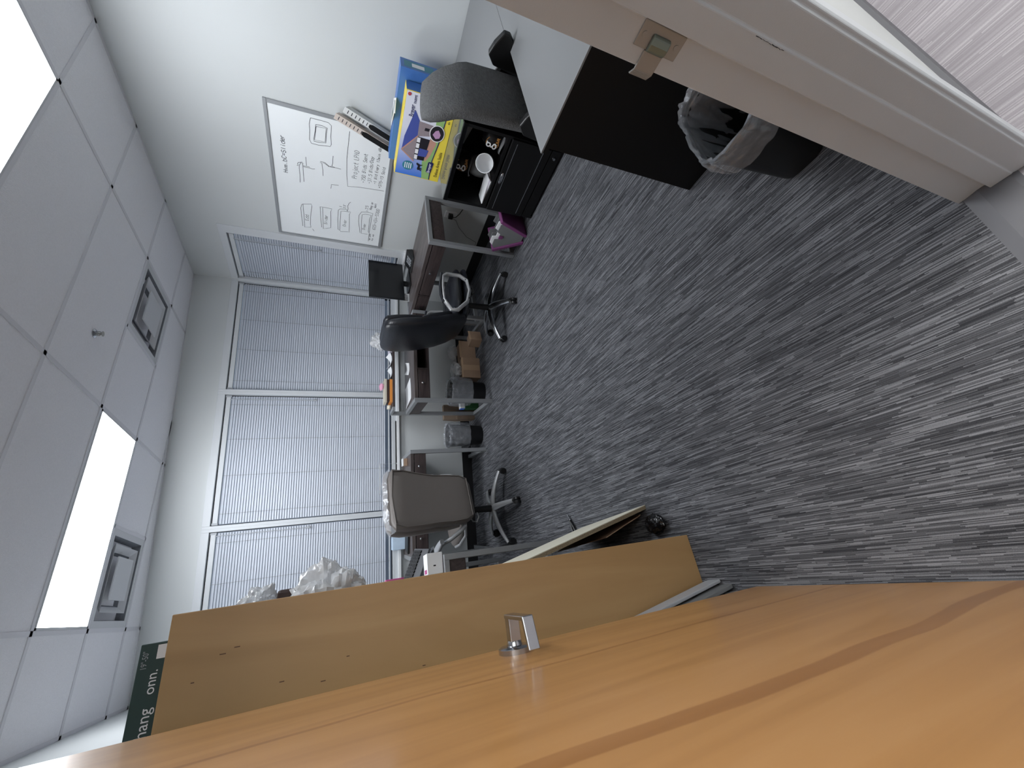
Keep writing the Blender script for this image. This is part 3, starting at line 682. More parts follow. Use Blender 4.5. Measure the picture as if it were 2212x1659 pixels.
MB().cyl((CW - .06, -.010, .06), (CW - .06, -.020, .06), .011, .009, 16).build('lock', chrome_m, cr_, smooth=True)
MB().box(.01, CW - .01, .02, CD - .02, 0, .03).build('base', blk_m, cr_)
def CR(x, y, z): return Vector((2.622 + y, 1.99 - x, z))
def cap_hat(x, y, z, rz, label, s=1.0, m_=None, logo=True):
    m_ = m_ or blk_m
    c = thing('cap', label, 'cap', CR(x, y, z), rz, 'caps on the credenza shelf')
    c.scale = (s, s, s)
    MB().lathe([(.085, .004), (.088, .03), (.086, .07), (.074, .105), (.048, .125), (.015, .132), (.001, .133)], 28, sx=.92, sy=1.08).build('crown', m_, c, smooth=True)
    br = MB().grid(lambda u, v: ((u - .5) * .15 * (1 - .25 * v * v), -.075 - v * .075 * (1 - (2 * u - 1) ** 2 * .55), .012 - .022 * (2 * u - 1) ** 2 * (.4 + v) + .012 * v), 12, 6).build('brim', grey_m, c, smooth=True)
    k = br.modifiers.new('solid', 'SOLIDIFY'); k.thickness = .003
    def on(x_, z_): return (x_, -.0965 + (z_ * .22 if z_ > .04 else 0) + x_ * x_ * 5.0, z_ + .02)
    if logo:
        pts = [(.044 * math.cos(R(40 + i * 11.4)), .052 + .044 * math.sin(R(40 + i * 11.4))) for i in range(26)]
        MB().tube([on(p[0], p[1]) for p in pts], .0022, 6).build('logo_ring', brass_m, c)
        place(text_mesh('logo_letter', 'g', .115, white_m, extrude=.0012), 'logo_letter', c, loc=(-.036, -.0985, .066), rot=(R(80), 0, 0))
        place(text_mesh('logo_word', 'FOUR', .030, brass_m, extrude=.0012), 'logo_word', c, loc=(-.016, -.1005, .034), rot=(R(80), 0, 0))
    else: place(text_mesh('logo_letter', 'D', .04, ink_m, extrude=.0012), 'logo_letter', c, loc=(.0, -.099, .04), rot=(R(84), 0, 0))
    return c
cap_hat(.165, .262, .4215, -82, 'plain grey cap lying under a black logo cap on the shelf', .95, grey_m, False)
cap_hat(.165, .268, .5490, -80, 'black cap with a white logo stacked on the grey cap', .92)
cap_hat(.482, .150, .4215, -100, 'black cap with a white logo at the front of the credenza shelf', .95)
rl = MB().lathe([(.040, 0), (.044, .002), (.044, .22), (.040, .22), (.038, .004)], 24, M=Matrix.Rotation(R(90), 4, 'X'), cap=False).build('felt_roll', grey_m, smooth=True, loc=CR(.29, .32, .652)); rl.rotation_euler = (R(6), 0, R(-18)); tag(rl, 'grey felt roll lying across the shelf behind the caps', 'roll')
mg = MB().lathe([(.001, 0), (.052, .002), (.060, .02), (.062, .10), (.058, .10), (.055, .02), (.001, .012)], 28).build('white_mug', white_m, smooth=True, loc=CR(.318, .075, .486)); mg.rotation_euler = (R(68), 0, R(-62)); tag(mg, 'large white cup lying on its side on the credenza shelf', 'cup')
tr_ = MB().lathe([(.020, 0), (.048, 0), (.050, .004), (.050, .09), (.048, .094), (.020, .094), (.020, 0)], 24, cap=False).build('paper_roll', white_m, smooth=True, loc=CR(.50, .37, .473)); tr_.rotation_euler = (R(80), 0, R(-70)); tag(tr_, 'white paper roll between the caps and the credenza side', 'roll')
pk = MB().box(-.05, .05, -.04, .04, 0, .045).build('card_deck', white_m, loc=CR(.36, .36, .421)); pk.rotation_euler = (0, 0, R(-75)); tag(pk, 'stack of white cards behind the cup on the shelf', 'cards')
for i, (nm, m_, z) in enumerate((('leaflet', white_m, .421), ('leaflet', lav_m, .4275), ('leaflet', white_m, .434))):
    o = MB().box(-.06, .06, -.10, .10, 0, .006).build(nm, m_, loc=CR(.125, .086 - i * .004, z)); o.rotation_euler = (0, 0, R(-4 + 6 * i))
    tag(o, ('bottom white leaflet of the pile on the credenza shelf', 'lavender leaflet in the middle of the shelf pile', 'top white leaflet of the pile on the credenza shelf')[i], 'leaflet')

# toy boxes and leaning slotted strips on the credenza
ZT = .7335
tbx = thing('toy_box', 'yellow and blue toy stable box with barn picture on the credenza', 'box', (2.90, 2.055, ZT), -90)
TW, TH, TD = .600, .332, .105
MB().box(0, TW, 0, TD, 0, TH).build('carton', yellow_m, tbx, bev=.002)
def art(name, poly, m, lift=1, parent=None):
    o = MB().prism(poly, 0, .0005).build(name, m, parent or tbx, loc=(0, -.0004 * lift, 0)); o.rotation_euler = (R(90), 0, 0)
    return o
sky_m = bpy.data.materials.new('box_sky'); N_, L_, B_ = nt(sky_m); tc_ = N_.new('ShaderNodeTexCoord'); sx_ = N_.new('ShaderNodeSeparateXYZ'); L_.new(tc_.outputs['Object'], sx_.inputs[0])
cr2 = N_.new('ShaderNodeValToRGB'); e = cr2.color_ramp.elements; e[0].position = .0; e[0].color = rgb(58, 120, 220); e[1].position = .36; e[1].color = rgb(226, 228, 240); L_.new(sx_.outputs[0], cr2.inputs['Fac']); L_.new(cr2.outputs[0], B_.inputs['Base Color']); B_.inputs['Roughness'].default_value = .3
bgreen_m = mat('box_green', rgb(150, 190, 120), .35, var=(10, .25)); bnavy_m = mat('box_navy', rgb(34, 40, 92), .35); broof_m = mat('box_roof', rgb(74, 88, 164), .35); bwall_m = mat('box_siding', rgb(150, 138, 144), .4, var=(60, .1)); bteal_m = mat('box_teal', rgb(58, 132, 152), .35); bwhite_m = mat('box_white', rgb(240, 240, 244), .35); bdark_m = mat('box_dark', rgb(34, 32, 40), .35); bpink_m = mat('box_pinkish', rgb(190, 150, 190), .35); bsand_m = mat('box_sand', rgb(196, 150, 134), .4)
art('art_sky', [(.006, .075), (.16, .082), (.30, .062), (.46, .05), (TW - .004, .04), (TW - .004, TH - .006), (.006, TH - .006)], sky_m, 1)
art('art_grass', [(.006, .075), (.16, .082), (.30, .062), (.46, .05), (TW - .004, .04), (TW - .004, .12), (.42, .105), (.26, .10), (.14, .15), (.006, .13)], bgreen_m, 2)
art('art_sand', [(.14, .13), (.20, .145), (.34, .12), (.30, .075), (.20, .10)], bsand_m, 3)
art('art_swoosh', [(.006, .070), (.16, .077), (.30, .057), (.46, .045), (TW - .004, .036), (TW - .004, .042), (.46, .051), (.30, .064), (.16, .083), (.006, .077)], bnavy_m, 4)
art('art_roof', [(.199, .306), (.321, .213), (.428, .216), (.490, .256), (.465, .262), (.30, .300)], broof_m, 4)
art('art_wall', [(.321, .213), (.425, .218), (.418, .105), (.34, .13)], bwall_m, 5)
art('art_gable', [(.199, .306), (.134, .214), (.321, .213)], bwall_m, 6)
for a, b in (((.199, .306), (.130, .210)), ((.199, .306), (.325, .209))):
    n_ = Vector((b[1] - a[1], a[0] - b[0])).normalized() * .004
    art('art_bargeboard', [(a[0] - n_.x, a[1] - n_.y), (b[0] - n_.x, b[1] - n_.y), (b[0] + n_.x, b[1] + n_.y), (a[0] + n_.x, a[1] + n_.y)], bsand_m, 8)
art('art_front', [(.145, .214), (.318, .213), (.316, .125), (.150, .140)], bdark_m, 6)
for i in range(4): art('art_transom', [(.150 + i * .043, .190), (.184 + i * .043, .190), (.184 + i * .043, .212), (.150 + i * .043, .212)], bwhite_m, 8)
art('art_door', [(.178, .188), (.238, .184), (.236, .120), (.182, .130)], broof_m, 8)
art('art_window', [(.372, .175), (.392, .172), (.392, .140), (.372, .145)], bdark_m, 8)
art('art_inset_rim', [(.372 + .060 * math.cos(2 * PI * i / 28), .086 + .052 * math.sin(2 * PI * i / 28)) for i in range(28)], bwhite_m, 9)
art('art_inset', [(.372 + .054 * math.cos(2 * PI * i / 28), .086 + .047 * math.sin(2 * PI * i / 28)) for i in range(28)], bdark_m, 10)
art('art_inset_shape', [(.335, .09), (.36, .115), (.39, .10), (.40, .08), (.37, .06), (.345, .065)], bpink_m, 11)
art('art_badge', [(.086 + .036 * math.cos(2 * PI * i / 24), .246 + .038 * math.sin(2 * PI * i / 24)) for i in range(24)], bteal_m, 9)
for i in range(4): art('art_badge_line', [(.064, .268 - i * .014), (.108, .268 - i * .014), (.108, .262 - i * .014), (.064, .262 - i * .014)], bwhite_m, 10)
art('art_horse', [(.062, .142), (.070, .160), (.066, .170), (.078, .176), (.100, .172), (.112, .186), (.124, .184), (.118, .170), (.112, .160), (.116, .140), (.110, .140), (.104, .156), (.086, .158), (.084, .140), (.078, .140), (.076, .158), (.068, .142)], bdark_m, 9)
art('art_logo_pill', [(.062 + a, .072 + b) for a, b in ((.006, 0), (.084, -.008), (.090, .0), (.090, .024), (.084, .032), (.006, .036), (0, .028), (0, .008))], bnavy_m, 9)
UPR = (R(90), 0, 0)
text('print_logo', 'Breyer', .030, bwhite_m, tbx, (.064, -.0046, .080), UPR, sx=.95)
text('print_title', 'Deluxe Arena Stable', .034, mat('box_brownprint', rgb(96, 84, 50), .4), tbx, (.040, -.0025, .020), UPR, sx=.72)
text('print_name', 'Breyer', .046, bnavy_m, tbx, (.440, -.0025, .262), UPR, sx=.62)
text('print_farms', 'FARMS', .024, bnavy_m, tbx, (.528, -.0025, .258), UPR, sx=.75)
text('print_age', '4+', .020, ink_m, tbx, (.455, -.0025, .016), UPR)
art('art_seal', [(.578 + .011 * math.cos(2 * PI * i / 16), .308 + .011 * math.sin(2 * PI * i / 16)) for i in range(16)], mat('box_red', rgb(186, 70, 84), .4), 6)
MB().box(TW, TW + .0006, .002, TD - .002, .002, TH - .002).build('side_panel', blue_m, tbx)
bb = thing('toy_box', 'larger blue toy box standing behind the yellow stable box', 'box', (3.014, 2.03, ZT), -90)
MB().box(0, .64, 0, .11, 0, .372).build('carton', blue_m, bb, bev=.002)
MB().box(.64, .6405, .02, .09, .16, .35).build('side_print', bteal_m, bb); MB().box(.6405, .641, .03, .07, .22, .30).build('side_picture', bwhite_m, bb)
for i, (x, y, rz) in enumerate(((2.99, 1.70, 30), (2.955, 1.665, 62))):
    o = MB().box(-.075, .075, -.045, .045, 0, .004).build('greeting_card', white_m, loc=(x, y, ZT + .372 + .001 + .0045 * i)); o.rotation_euler = (0, 0, R(rz))
    o.location.x = 3.05; o.location.y = 1.66 + .05 * i
    MB().box(-.055, .055, -.03, .03, .004, .0045).build('card_print', sage_m, o); tag(o, ('white card with a green print lying on the blue box', 'upper white card lying askew on the blue box')[i], 'card')
def strips(base, top, label, m_, n, off):
    b_, t_ = Vector(base), Vector(top); ax = (t_ - b_); Ln = ax.length; ax.normalize()
    o = thing('slotted_strip_bundle', label, 'shelf strips', b_, 0, 'slotted strip bundles leaning on the wall')
    xw = Vector((1, 0, 0)); wv = ax.cross(xw).normalized(); M_ = Matrix((tuple(wv) + (0,), tuple(xw) + (0,), tuple(ax) + (0,), (0, 0, 0, 1))).transposed(); M_.col[3] = (0, 0, 0, 1)
    Wd = .046
    for i in range(n): MB().box(-Wd / 2, Wd / 2, -.008 + i * .0085, -.0015 + i * .0085, 0, Ln - i * .006, M_).build('strip', m_, o, bev=.001)
    for i in range(8): MB().box(-.013, .013, -.0088, -.008, Ln - .03 - i * .028, Ln - .025 - i * .028, M_).build('slot', ink_m, o)
    MB().prism([(-.019, 0), (.019, 0), (.019, Ln * .72), (.010, Ln * .75), (-.010, Ln * .75), (-.019, Ln * .72)], -.0165, -.0085, M_ @ Matrix(((1, 0, 0, 0), (0, 0, 1, 0), (0, 1, 0, 0), (0, 0, 0, 1)))).build('rubber_inlay', blk_m, o, bev=.002)
strips((3.175, 2.195, ZT + .006), (3.190, 1.920, 1.485), 'beige slotted shelf strips leaning on the wall below the whiteboard corner', mat('beige_strip', rgb(206, 194, 186), .5), 4, 0)
strips((3.170, 2.105, ZT + .006), (3.185, 1.855, 1.425), 'white slotted shelf strips leaning beside the beige strips', mat('white_strip', rgb(214, 216, 216), .5), 5, 0)

# ------------------------------------------------------------------ grey topped corner desk by the doorway
gd = thing('corner_desk', 'L shaped desk with grey top and black end panel by the doorway', 'desk', (1.43, .20, 0))
MB().prism([(0, .005), (1.80, .005), (1.80, 1.185), (1.20, 1.185), (1.20, 1.06), (.73, .596), (0, .596)], .728, .735).build('top', greytop_m, gd, bev=.001)
MB().prism([(.003, .005), (1.80, .005), (1.80, 1.182), (1.203, 1.182), (1.203, 1.06), (.728, .593), (.003, .593)], .708, .728).build('edge_band', blk_m, gd)
MB().box(.76, 1.80, .5955, .5967, .7348, .7354).build('seam', blk_m, gd)
MB().box(.004, .03, .012, .572, 0, .71).build('end_panel', blk_m, gd)
MB().box(.03, 1.78, .05, .07, .25, .71).build('modesty_panel', blk_m, gd)
MB().box(1.22, 1.78, 1.155, 1.18, 0, .71).build('end_panel', blk_m, gd)
MB().box(1.76, 1.785, .07, 1.155, .1, .71).build('back_panel', blk_m, gd)

# ------------------------------------------------------------------ office chairs
def star_base(root, zh, m_leg, rleg=.31, start=0, arch=.05, wheel=.027, fat=1.0):
    for k in range(5):
        a = R(start + 72 * k); c, s_ = math.cos(a), math.sin(a)
        pts = [(c * r_, s_ * r_, zz) for r_, zz in ((.015, zh + .01), (.08, zh + .012), (.16, zh + .0), (.24, zh - arch * .45), (rleg, zh - arch))]
        lg = MB().tube(pts, [x_ * fat for x_ in (.030, .028, .024, .020, .016)], 10, flat=.75, up=(0, 0, 1)).build('leg', m_leg, root, smooth=True)
        ca = MB().cyl((c * rleg, s_ * rleg, .05), (c * rleg, s_ * rleg, zh - arch), .007, n=8)
        q = Vector((-s_, c, 0)); p = Vector((c * rleg, s_ * rleg, wheel))
        for sd in (-1, 1): ca.cyl(tuple(p + q * sd * .006), tuple(p + q * sd * .024), wheel, wheel * .92, 16)
        hood = [(p + q * .022 * math.cos(t) + Vector((c, s_, 0)) * .004) for t in (0, PI)]
        ca.tube([tuple(hood[0] + Vector((0, 0, .020))), tuple(p + Vector((0, 0, .034))), tuple(hood[1] + Vector((0, 0, .020)))], .010, 8)
        ca.build('caster', plast_m, root, smooth=True)
    MB().cyl((0, 0, zh - .02), (0, 0, zh + .03), .034, .030, 20).build('hub', m_leg, root, smooth=True)
def round_box_pad(root, name, m_, x, y0, y1, z0, z1, n=7, e=3.4, crown=.0):
    """cushion: superellipse in plan, swelling in height"""
    secs = []
    for i in range(n + 1):
        t = i / n; k = math.sin(PI * (.06 + .88 * t)) ** .28
        secs.append(((0, (y0 + y1) / 2, z0 + (z1 - z0) * t), x * k, (y1 - y0) / 2 * k, (1, 0, 0), (0, 1, 0)))
    return MB().pad(secs, 32, e).build(name, m_, root, smooth=True)
def back_pad(rows, thick, e=3.0, n=32):
    """rows: (z, half width, y centre, half thickness)"""
    secs = []
    z0, w0, y0_, t0 = rows[0]; secs.append(((0, y0_, z0 - t0 * .7), w0 * .75, t0 * .35, (1, 0, 0), (0, 1, 0)))
    for z, w_, y, t in rows: secs.append(((0, y, z), w_, t, (1, 0, 0), (0, 1, 0)))
    z1, w1, y1_, t1 = rows[-1]; secs.append(((0, y1_, z1 + t1 * .55), w1 * .88, t1 * .72, (1, 0, 0), (0, 1, 0))); secs.append(((0, y1_, z1 + t1 * .8), w1 * .7, t1 * .3, (1, 0, 0), (0, 1, 0)))
    return MB().pad(secs, n, e)

# black leather chair
bc = thing('office_chair', 'black leather office chair with silver loop arms and polished star base', 'chair', (2.315, 2.79, 0), 83)
star_base(bc, .120, chrome_m, .315, -43 - 83, .055, .027, 1.25)
MB().cyl((0, 0, .10), (0, 0, .36), .029, .024, 18).build('gas_lift', plast_m, bc, smooth=True)
MB().box(-.09, .09, -.12, .14, .36, .40).build('mechanism', plast_m, bc, bev=.01)
MB().tube([(-.09, .02, .37), (-.20, .02, .365), (-.23, .02, .35)], .005, 8).build('tilt_lever', chrome_m, bc, smooth=True)
round_box_pad(bc, 'seat', leather_m, .265, -.27, .25, .395, .455)
st = round_box_pad(bc, 'seat_cushion', leather_m, .245, -.262, .20, .440, .530)
for x in (-.08, .08): MB().tube([(x, -.24, .515), (x, -.1, .533), (x, .15, .528)], .004, 6).build('seam', leather_m, st, smooth=True)
ANG = .22
rows = [(z, w_, .235 + (z - .46) * ANG + .03 * math.sin((z - .46) * 5), t) for z, w_, t in ((.44, .19, .040), (.52, .235, .052), (.62, .255, .056), (.75, .262, .056), (.88, .262, .058), (.98, .255, .058), (1.05, .235, .052))]
bs = back_pad(rows, .05).build('backrest', leather_m, bc, smooth=True)
for z0, z1, th in ((.56, .79, .040), (.81, 1.07, .048)):
    rr = []
    for i in range(5):
        z = z0 + (z1 - z0) * i / 4; k = math.sin(PI * (.12 + .76 * i / 4)) ** .4
        rr.append((z, .225 * (.92 + .08 * k), .235 + (z - .46) * ANG + .03 * math.sin((z - .46) * 5) - .052, th * k))
    back_pad(rr, th).build('back_cushion', leather_m, bc, smooth=True)
for sx in (-1, 1):
    x = sx * .300
    pts = [(x, -.045, .440), (x, -.085, .500), (x + sx * .01, -.075, .615), (x + sx * .012, -.045, .648), (x + sx * .012, .06, .655), (x + sx * .012, .17, .650), (x, .25, .590), (x, .245, .535), (x, .16, .450), (x, .05, .420)]
    ao = MB().tube(pts, .019, 10, closed=True, flat=.75).build('armrest', silver_m, bc, smooth=True)
    MB().tube([(x + sx * .01, -.075, .656), (x + sx * .012, .03, .672), (x + sx * .012, .13, .670), (x + sx * .006, .19, .650)], .020, 10, flat=.55, up=(0, 0, 1)).build('arm_pad', leather_m, ao, smooth=True)
    MB().box(min(x, sx * .2), max(x, sx * .2), .02, .09, .40, .425).build('arm_bracket', plast_m, bc)
    for p in ((-.05, .452), (.13, .440), (.235, .56)): MB().cyl((x, p[0], p[1]), (x + sx * .016, p[0], p[1]), .009, n=12).build('bolt', chrome_m, ao)

# taupe leather chair, turned to the window desk
tc = thing('office_chair', 'taupe leather office chair with silver arms facing the windows', 'chair', (.625, 3.43, 0), 196)
star_base(tc, .115, silver_m, .315, 268 - 196, .05, .028)
MB().cyl((0, 0, .10), (0, 0, .37), .030, .025, 18).build('gas_lift', plast_m, tc, smooth=True)
MB().box(-.10, .10, -.12, .16, .37, .41).build('mechanism', plast_m, tc, bev=.01)
MB().tube([(.10, .10, .385), (.16, .13, .375), (.19, .18, .36), (.16, .2, .345), (.11, .17, .34)], .005, 8).build('tilt_lever', silver_m, tc, smooth=True)
round_box_pad(tc, 'seat', taupe_m, .235, -.28, .20, .41, .50)
TA = .16
def ty(z): return .215 + (z - .42) * TA - .035 * math.sin((z - .40) * 4.6)
rows = [(z, w_, ty(z), t) for z, w_, t in ((.40, .170, .035), (.46, .200, .045), (.56, .212, .046), (.68, .214, .044), (.80, .230, .044), (.92, .246, .044), (1.00, .247, .040))]
bo = back_pad(rows, .045, 5.5).build('backrest', taupe_m, tc, smooth=True)
rows = [(z, w_, ty(z) - .055, t) for z, w_, t in ((.50, .205, .030), (.62, .225, .042), (.74, .232, .044), (.86, .250, .046), (.97, .262, .052), (1.03, .258, .048))]
back_pad(rows, .045, 4.0).build('back_cushion', taupe_m, tc, smooth=True)
wl_ = [(x * w_, ty(z) + .046, z) for x, w_, z in ((-1, .168, .405), (-1, .196, .46), (-1, .206, .56), (-1, .208, .68), (-1, .224, .80), (-1, .240, .92), (-.9, .246, 1.0), (0, .246, 1.018), (.9, .246, 1.0), (1, .240, .92), (1, .224, .80), (1, .208, .68), (1, .206, .56), (1, .196, .46), (1, .168, .405))]
MB().tube([(x * .965, y - .004, z) for x, y, z in wl_], .0045, 7, closed=True).build('piping', taupe_m, bo, smooth=True)
for sx in (-1, 1):
    x = sx * .275
    ao = MB().tube([(sx * .205, .17, .455), (sx * .245, .165, .50), (x, .12, .565), (x + sx * .01, .03, .640)], [.020, .022, .020, .017], 10, flat=.8).build('armrest', silver_m, tc, smooth=True)
    MB().tube([(sx * .20, .19, .46), (sx * .235, .05, .43), (sx * .25, -.08, .45), (sx * .24, -.14, .47)], .012, 8).build('arm_stay', silver_m, ao, smooth=True)
    pdn = MB().pad([((x + sx * .012, -.16 + .27 * t, .660 - .02 * t), .034 * math.sin(PI * (.1 + .8 * t)) ** .4, .017, (1, 0, 0), (0, .05, 1)) for t in [i / 8 for i in range(9)]], 18, 2.6).build('arm_pad', silver_m, ao, smooth=True)
bagc = MB().grid(lambda u, v: ((u - .5) * .53, ty(1.0) - .04 + (v - .5) * .13, 1.048 + .03 * math.sin(PI * v) - .05 * abs(2 * u - 1) ** 6), 30, 10).crumple(.014, 22, 4).build('plastic_cover', bag_m, tc, smooth=True)

# grey felt chair tucked into the corner desk
fc = thing('office_chair', 'grey felt office chair with black arms tucked behind the corner desk', 'chair', (2.010, .845, 0), -16)
star_base(fc, .115, plast_m, .175, 100, .05)
MB().cyl((0, 0, .10), (0, 0, .37), .029, .025, 16).build('gas_lift', plast_m, fc, smooth=True)
MB().box(-.10, .10, -.10, .12, .37, .41).build('mechanism', plast_m, fc, bev=.01)
round_box_pad(fc, 'seat', felt_m, .20, -.22, .10, .40, .49)
m = MB(); rings = []
for i in range(19):
    t = i / 18; z = .45 + .645 * t; hw = .122 + .014 * math.sin(PI * t) + .004 * t; rg = []
    if t > .88: hw *= math.sqrt(1 - ((t - .88) / .125) ** 2 * .35)
    th = .046 + .016 * t; yc = .105 + .04 * t + (max(0, t - .72) ** 1.4) * .62
    if t > .84: th *= math.sqrt(max(.02, 1 - ((t - .84) / .165) ** 2))
    for k in range(44):
        a = 2 * PI * k / 44; p, q = math.cos(a), math.sin(a); x = math.copysign(abs(p) ** .6, p) * hw; y = math.copysign(abs(q) ** .8, q) * th
        rg.append((x, yc + y - (x / .2) ** 2 * .050, z - (.02 if t > .8 else 0) * (x / .2) ** 2))
    rings.append(rg)
m.loft(rings).build('backrest', felt_m, fc, smooth=True)
for sx in (-1, 1):
    x = sx * .172; dz = 0 if sx > 0 else -.135
    ao = MB().loft([[(x - .016 * k, y, z0 + dz), (x + .016 * k, y, z0 + dz), (x + .016 * k, y, z1 + dz), (x - .016 * k, y, z1 + dz)] for y, z0, z1, k in ((.105, .48, .60, .8), (.080, .48, .79, 1), (.04, .60, .825, 1), (-.01, .70, .815, 1), (-.07, .76, .79, .8))]).build('armrest', plast_m, fc, bev=.006)
    MB().box(min(x, sx * .16), max(x, sx * .16), .05, .10, .44, .49).build('arm_stay', plast_m, fc)

# ------------------------------------------------------------------ waste bins with clear liners
def bin_(label, loc, rz, rx, ry, h, e, over, seed):
    b = thing('waste_bin', label, 'bin', loc, rz, 'black bins with clear liners')
    k = .78
    MB().lathe([(.001, .0), (rx * k, .0), (rx * k + .004, .012), (rx, h), (rx + .006, h + .003), (rx + .006, h - .006), (rx - .006, h - .012), (rx * k - .004, .014), (.001, .010)], 32, 1, ry / rx, e, cap=False).build('bin_body', plast_m, b, smooth=True)
    prof = [(rx * .80, .05), (rx * .86, h * .5), (rx - .012, h - .03), (rx - .004, h + .012), (rx + .010, h + .018), (rx + .017, h - .01), (rx + .019, h - over * .5), (rx + .013, h - over)]
    pr = []
    for i in range(len(prof) - 1):
        for k_ in range(5): t = k_ / 5; pr.append((prof[i][0] * (1 - t) + prof[i + 1][0] * t, prof[i][1] * (1 - t) + prof[i + 1][1] * t))
    pr.append(prof[-1])
    q = MB().lathe(pr, 110, 1, ry / rx, e, cap=False)
    out = []
    for p in q.v:
        a = math.atan2(p[1], p[0]); w_ = noise.noise(Vector((math.cos(a) * 5, math.sin(a) * 5, seed + p[2] * 3))) + .6 * noise.noise(Vector((math.cos(a) * 13, math.sin(a) * 13, seed + p[2] * 7)))
        k_ = 1 + (.07 if p[2] > h * .5 else .02) * w_; out.append((p[0] * k_, p[1] * k_, p[2] + (.012 * w_ if p[2] > h * .55 else 0)))
    q.v = out
    q.crumple(.006, 50, seed + 9).build('clear_liner', bag_m, b, smooth=True)
    return b
bin_('black waste bin with clear liner beside the black desk panel', (1.195, .395, 0), 0, .146, .096, .365, 4.0, .10, 1)
bin_('black waste bin with clear liner behind the window desk leg', (1.845, 3.60, 0), BWA, .125, .125, .345, 2.2, .20, 4)
bin_('black waste bin with clear liner between the two window desks', (1.462, 3.842, 0), BWA, .118, .118, .345, 2.2, .20, 7)

# ------------------------------------------------------------------ boxes and bags under the window desk
def carton(label, loc, rz, w_, d_, h_, tape=True):
    c = thing('cardboard_box', label, 'box', loc, rz, 'small cardboard boxes under the desk')
    MB().box(-w_ / 2, w_ / 2, -d_ / 2, d_ / 2, 0, h_).build('carton', card_m, c, bev=.002)
    MB().box(-w_ / 2, w_ / 2, -d_ / 2, -d_ / 2 + .004, h_, h_ + .02).build('flap', tape_m, c)
    if tape: MB().box(-.03, .03, -d_ / 2 - .001, -d_ / 2, .006, h_).build('tape', tape_m, c)
    return c
carton('taped cardboard box standing next to the lined bin', (2.142, 3.66, 0), BWA, .225, .17, .185)
carton('plain cardboard box under the desk behind the black chair', (2.405, 3.72, 0), BWA + 4, .205, .16, .165, False)
carton('small cardboard box half hidden below the black chair', (2.42, 3.47, 0), BWA + 20, .12, .12, .12, False)
g1 = bag(.09, .075, .115, 6).build('plastic_bag', wbag_m, smooth=True, loc=(2.13, 3.67, .187)); tag(g1, 'crumpled grey plastic bag on the taped cardboard box', 'bag')
g2 = bag(.08, .065, .11, 9).build('plastic_bag', wbag_m, smooth=True, loc=(2.40, 3.73, .187)); tag(g2, 'crumpled plastic bag on the plain cardboard box', 'bag')
kb = MB().loft([[(-.08, -.05, 0), (.08, -.05, 0), (.08, .05, 0), (-.08, .05, 0)], [(-.085, -.055, .2), (.085, -.055, .2), (.085, .055, .2), (-.085, .055, .2)], [(-.08, -.03, .34), (.08, -.03, .34), (.08, .03, .34), (-.08, .03, .34)]]).build('paper_bag', paperbag_m, loc=(1.78, 3.98, 0)); kb.rotation_euler = (0, 0, BA); tag(kb, 'brown kraft paper bag standing behind the lined bin', 'bag')
gc_ = MB().box(-.07, .07, -.04, .04, 0, .15).build('green_carton', dkgreen_m, loc=(1.818, 3.806, 0), bev=.004); gc_.rotation_euler = (0, 0, BA); tag(gc_, 'dark green carton at the foot of the lined bin', 'carton')
bx = thing('small_carton', 'small white carton with a blue end on the green carton', 'carton', (1.800, 3.806, .1505), BWA)
MB().box(-.05, .05, -.03, .03, 0, .05).build('carton', white_m, bx, bev=.002); MB().box(-.052, -.05, -.03, .03, .0, .05).build('blue_end', bluep_m, bx)

# ------------------------------------------------------------------ left desks: carton, keyboards, small things
wb_ = thing('white_carton', 'white carton with a pink print on the edge of the desk', 'carton', (.205, 2.83, .758), 0)
MB().box(-.062, .062, -.045, .075, 0, .098).build('carton', white_m, wb_, bev=.002)
MB().box(-.055, -.030, -.02, .05, .098, .0985).build('pink_print', pink_m, wb_); MB().box(-.018, -.010, -.0455, -.045, .045, .060).build('mark', ink_m, wb_)
kbd = thing('keyboard', 'black computer keyboard propped steeply on a dark stand', 'keyboard', (.175, 3.09, .758), 0)
KM = T(0, 0, .125) @ Matrix.Rotation(R(24), 4, 'Y') @ Matrix.Rotation(R(22), 4, 'X')
MB().loft([[(-.17, -.10, 0), (.17, -.10, 0), (.17, .09, 0), (-.17, .09, 0)], [(-.165, -.097, .016), (.165, -.097, .016), (.165, .087, .022), (-.165, .087, .022)]], M=KM).build('body', mat('keyboard_grey', rgb(78, 80, 84), .5), kbd, bev=.004)
for i in range(5):
    for j in range(14): MB().box(-.155 + j * .0222, -.137 + j * .0222, -.020 + i * .0205, -.003 + i * .0205, .018, .0275, KM).build('key', plast_m, kbd)
MB().loft([[(-.16, -.09, 0), (.16, -.09, 0), (.16, .09, 0), (-.16, .09, 0)], [(-.13, -.06, .09), (.10, -.06, .028), (.10, .06, .028), (-.13, .06, .12)]]).build('stand', mat('stand_dark', rgb(58, 60, 64), .4), kbd, bev=.008)
pkc = MB().box(-.028, .028, -.022, .022, 0, .30).build('pink_bottle', pink_m, loc=(.150, 3.30, .758), bev=.008); tag(pkc, 'translucent pink bottle beside the black keyboard', 'bottle')
tn = MB().prism([(-.05, 0), (.05, 0), (0, .075)], -.03, .03, Matrix(((0, 0, 1, 0), (1, 0, 0, 0), (0, 1, 0, 0), (0, 0, 0, 1))) @ Matrix.Scale(.5, 4)).build('table_tent', white_m, loc=(.16, 2.965, .758)); tag(tn, 'small folded white tent card behind the white carton', 'card')
dL = [o for o in bpy.data.objects if o.get('label', '').startswith('walnut desk under the windows behind')][0]
sb = thing('small_box', 'small brown box with a white end on the window desk', 'box', fr_desk(dL, .89, .20, .7565), BWA)
MB().box(-.035, .035, -.03, .03, 0, .036).build('carton', card_m, sb, bev=.002); MB().box(-.035, .036, -.03, .031, .036, .048).build('lid', white_m, sb, bev=.002)
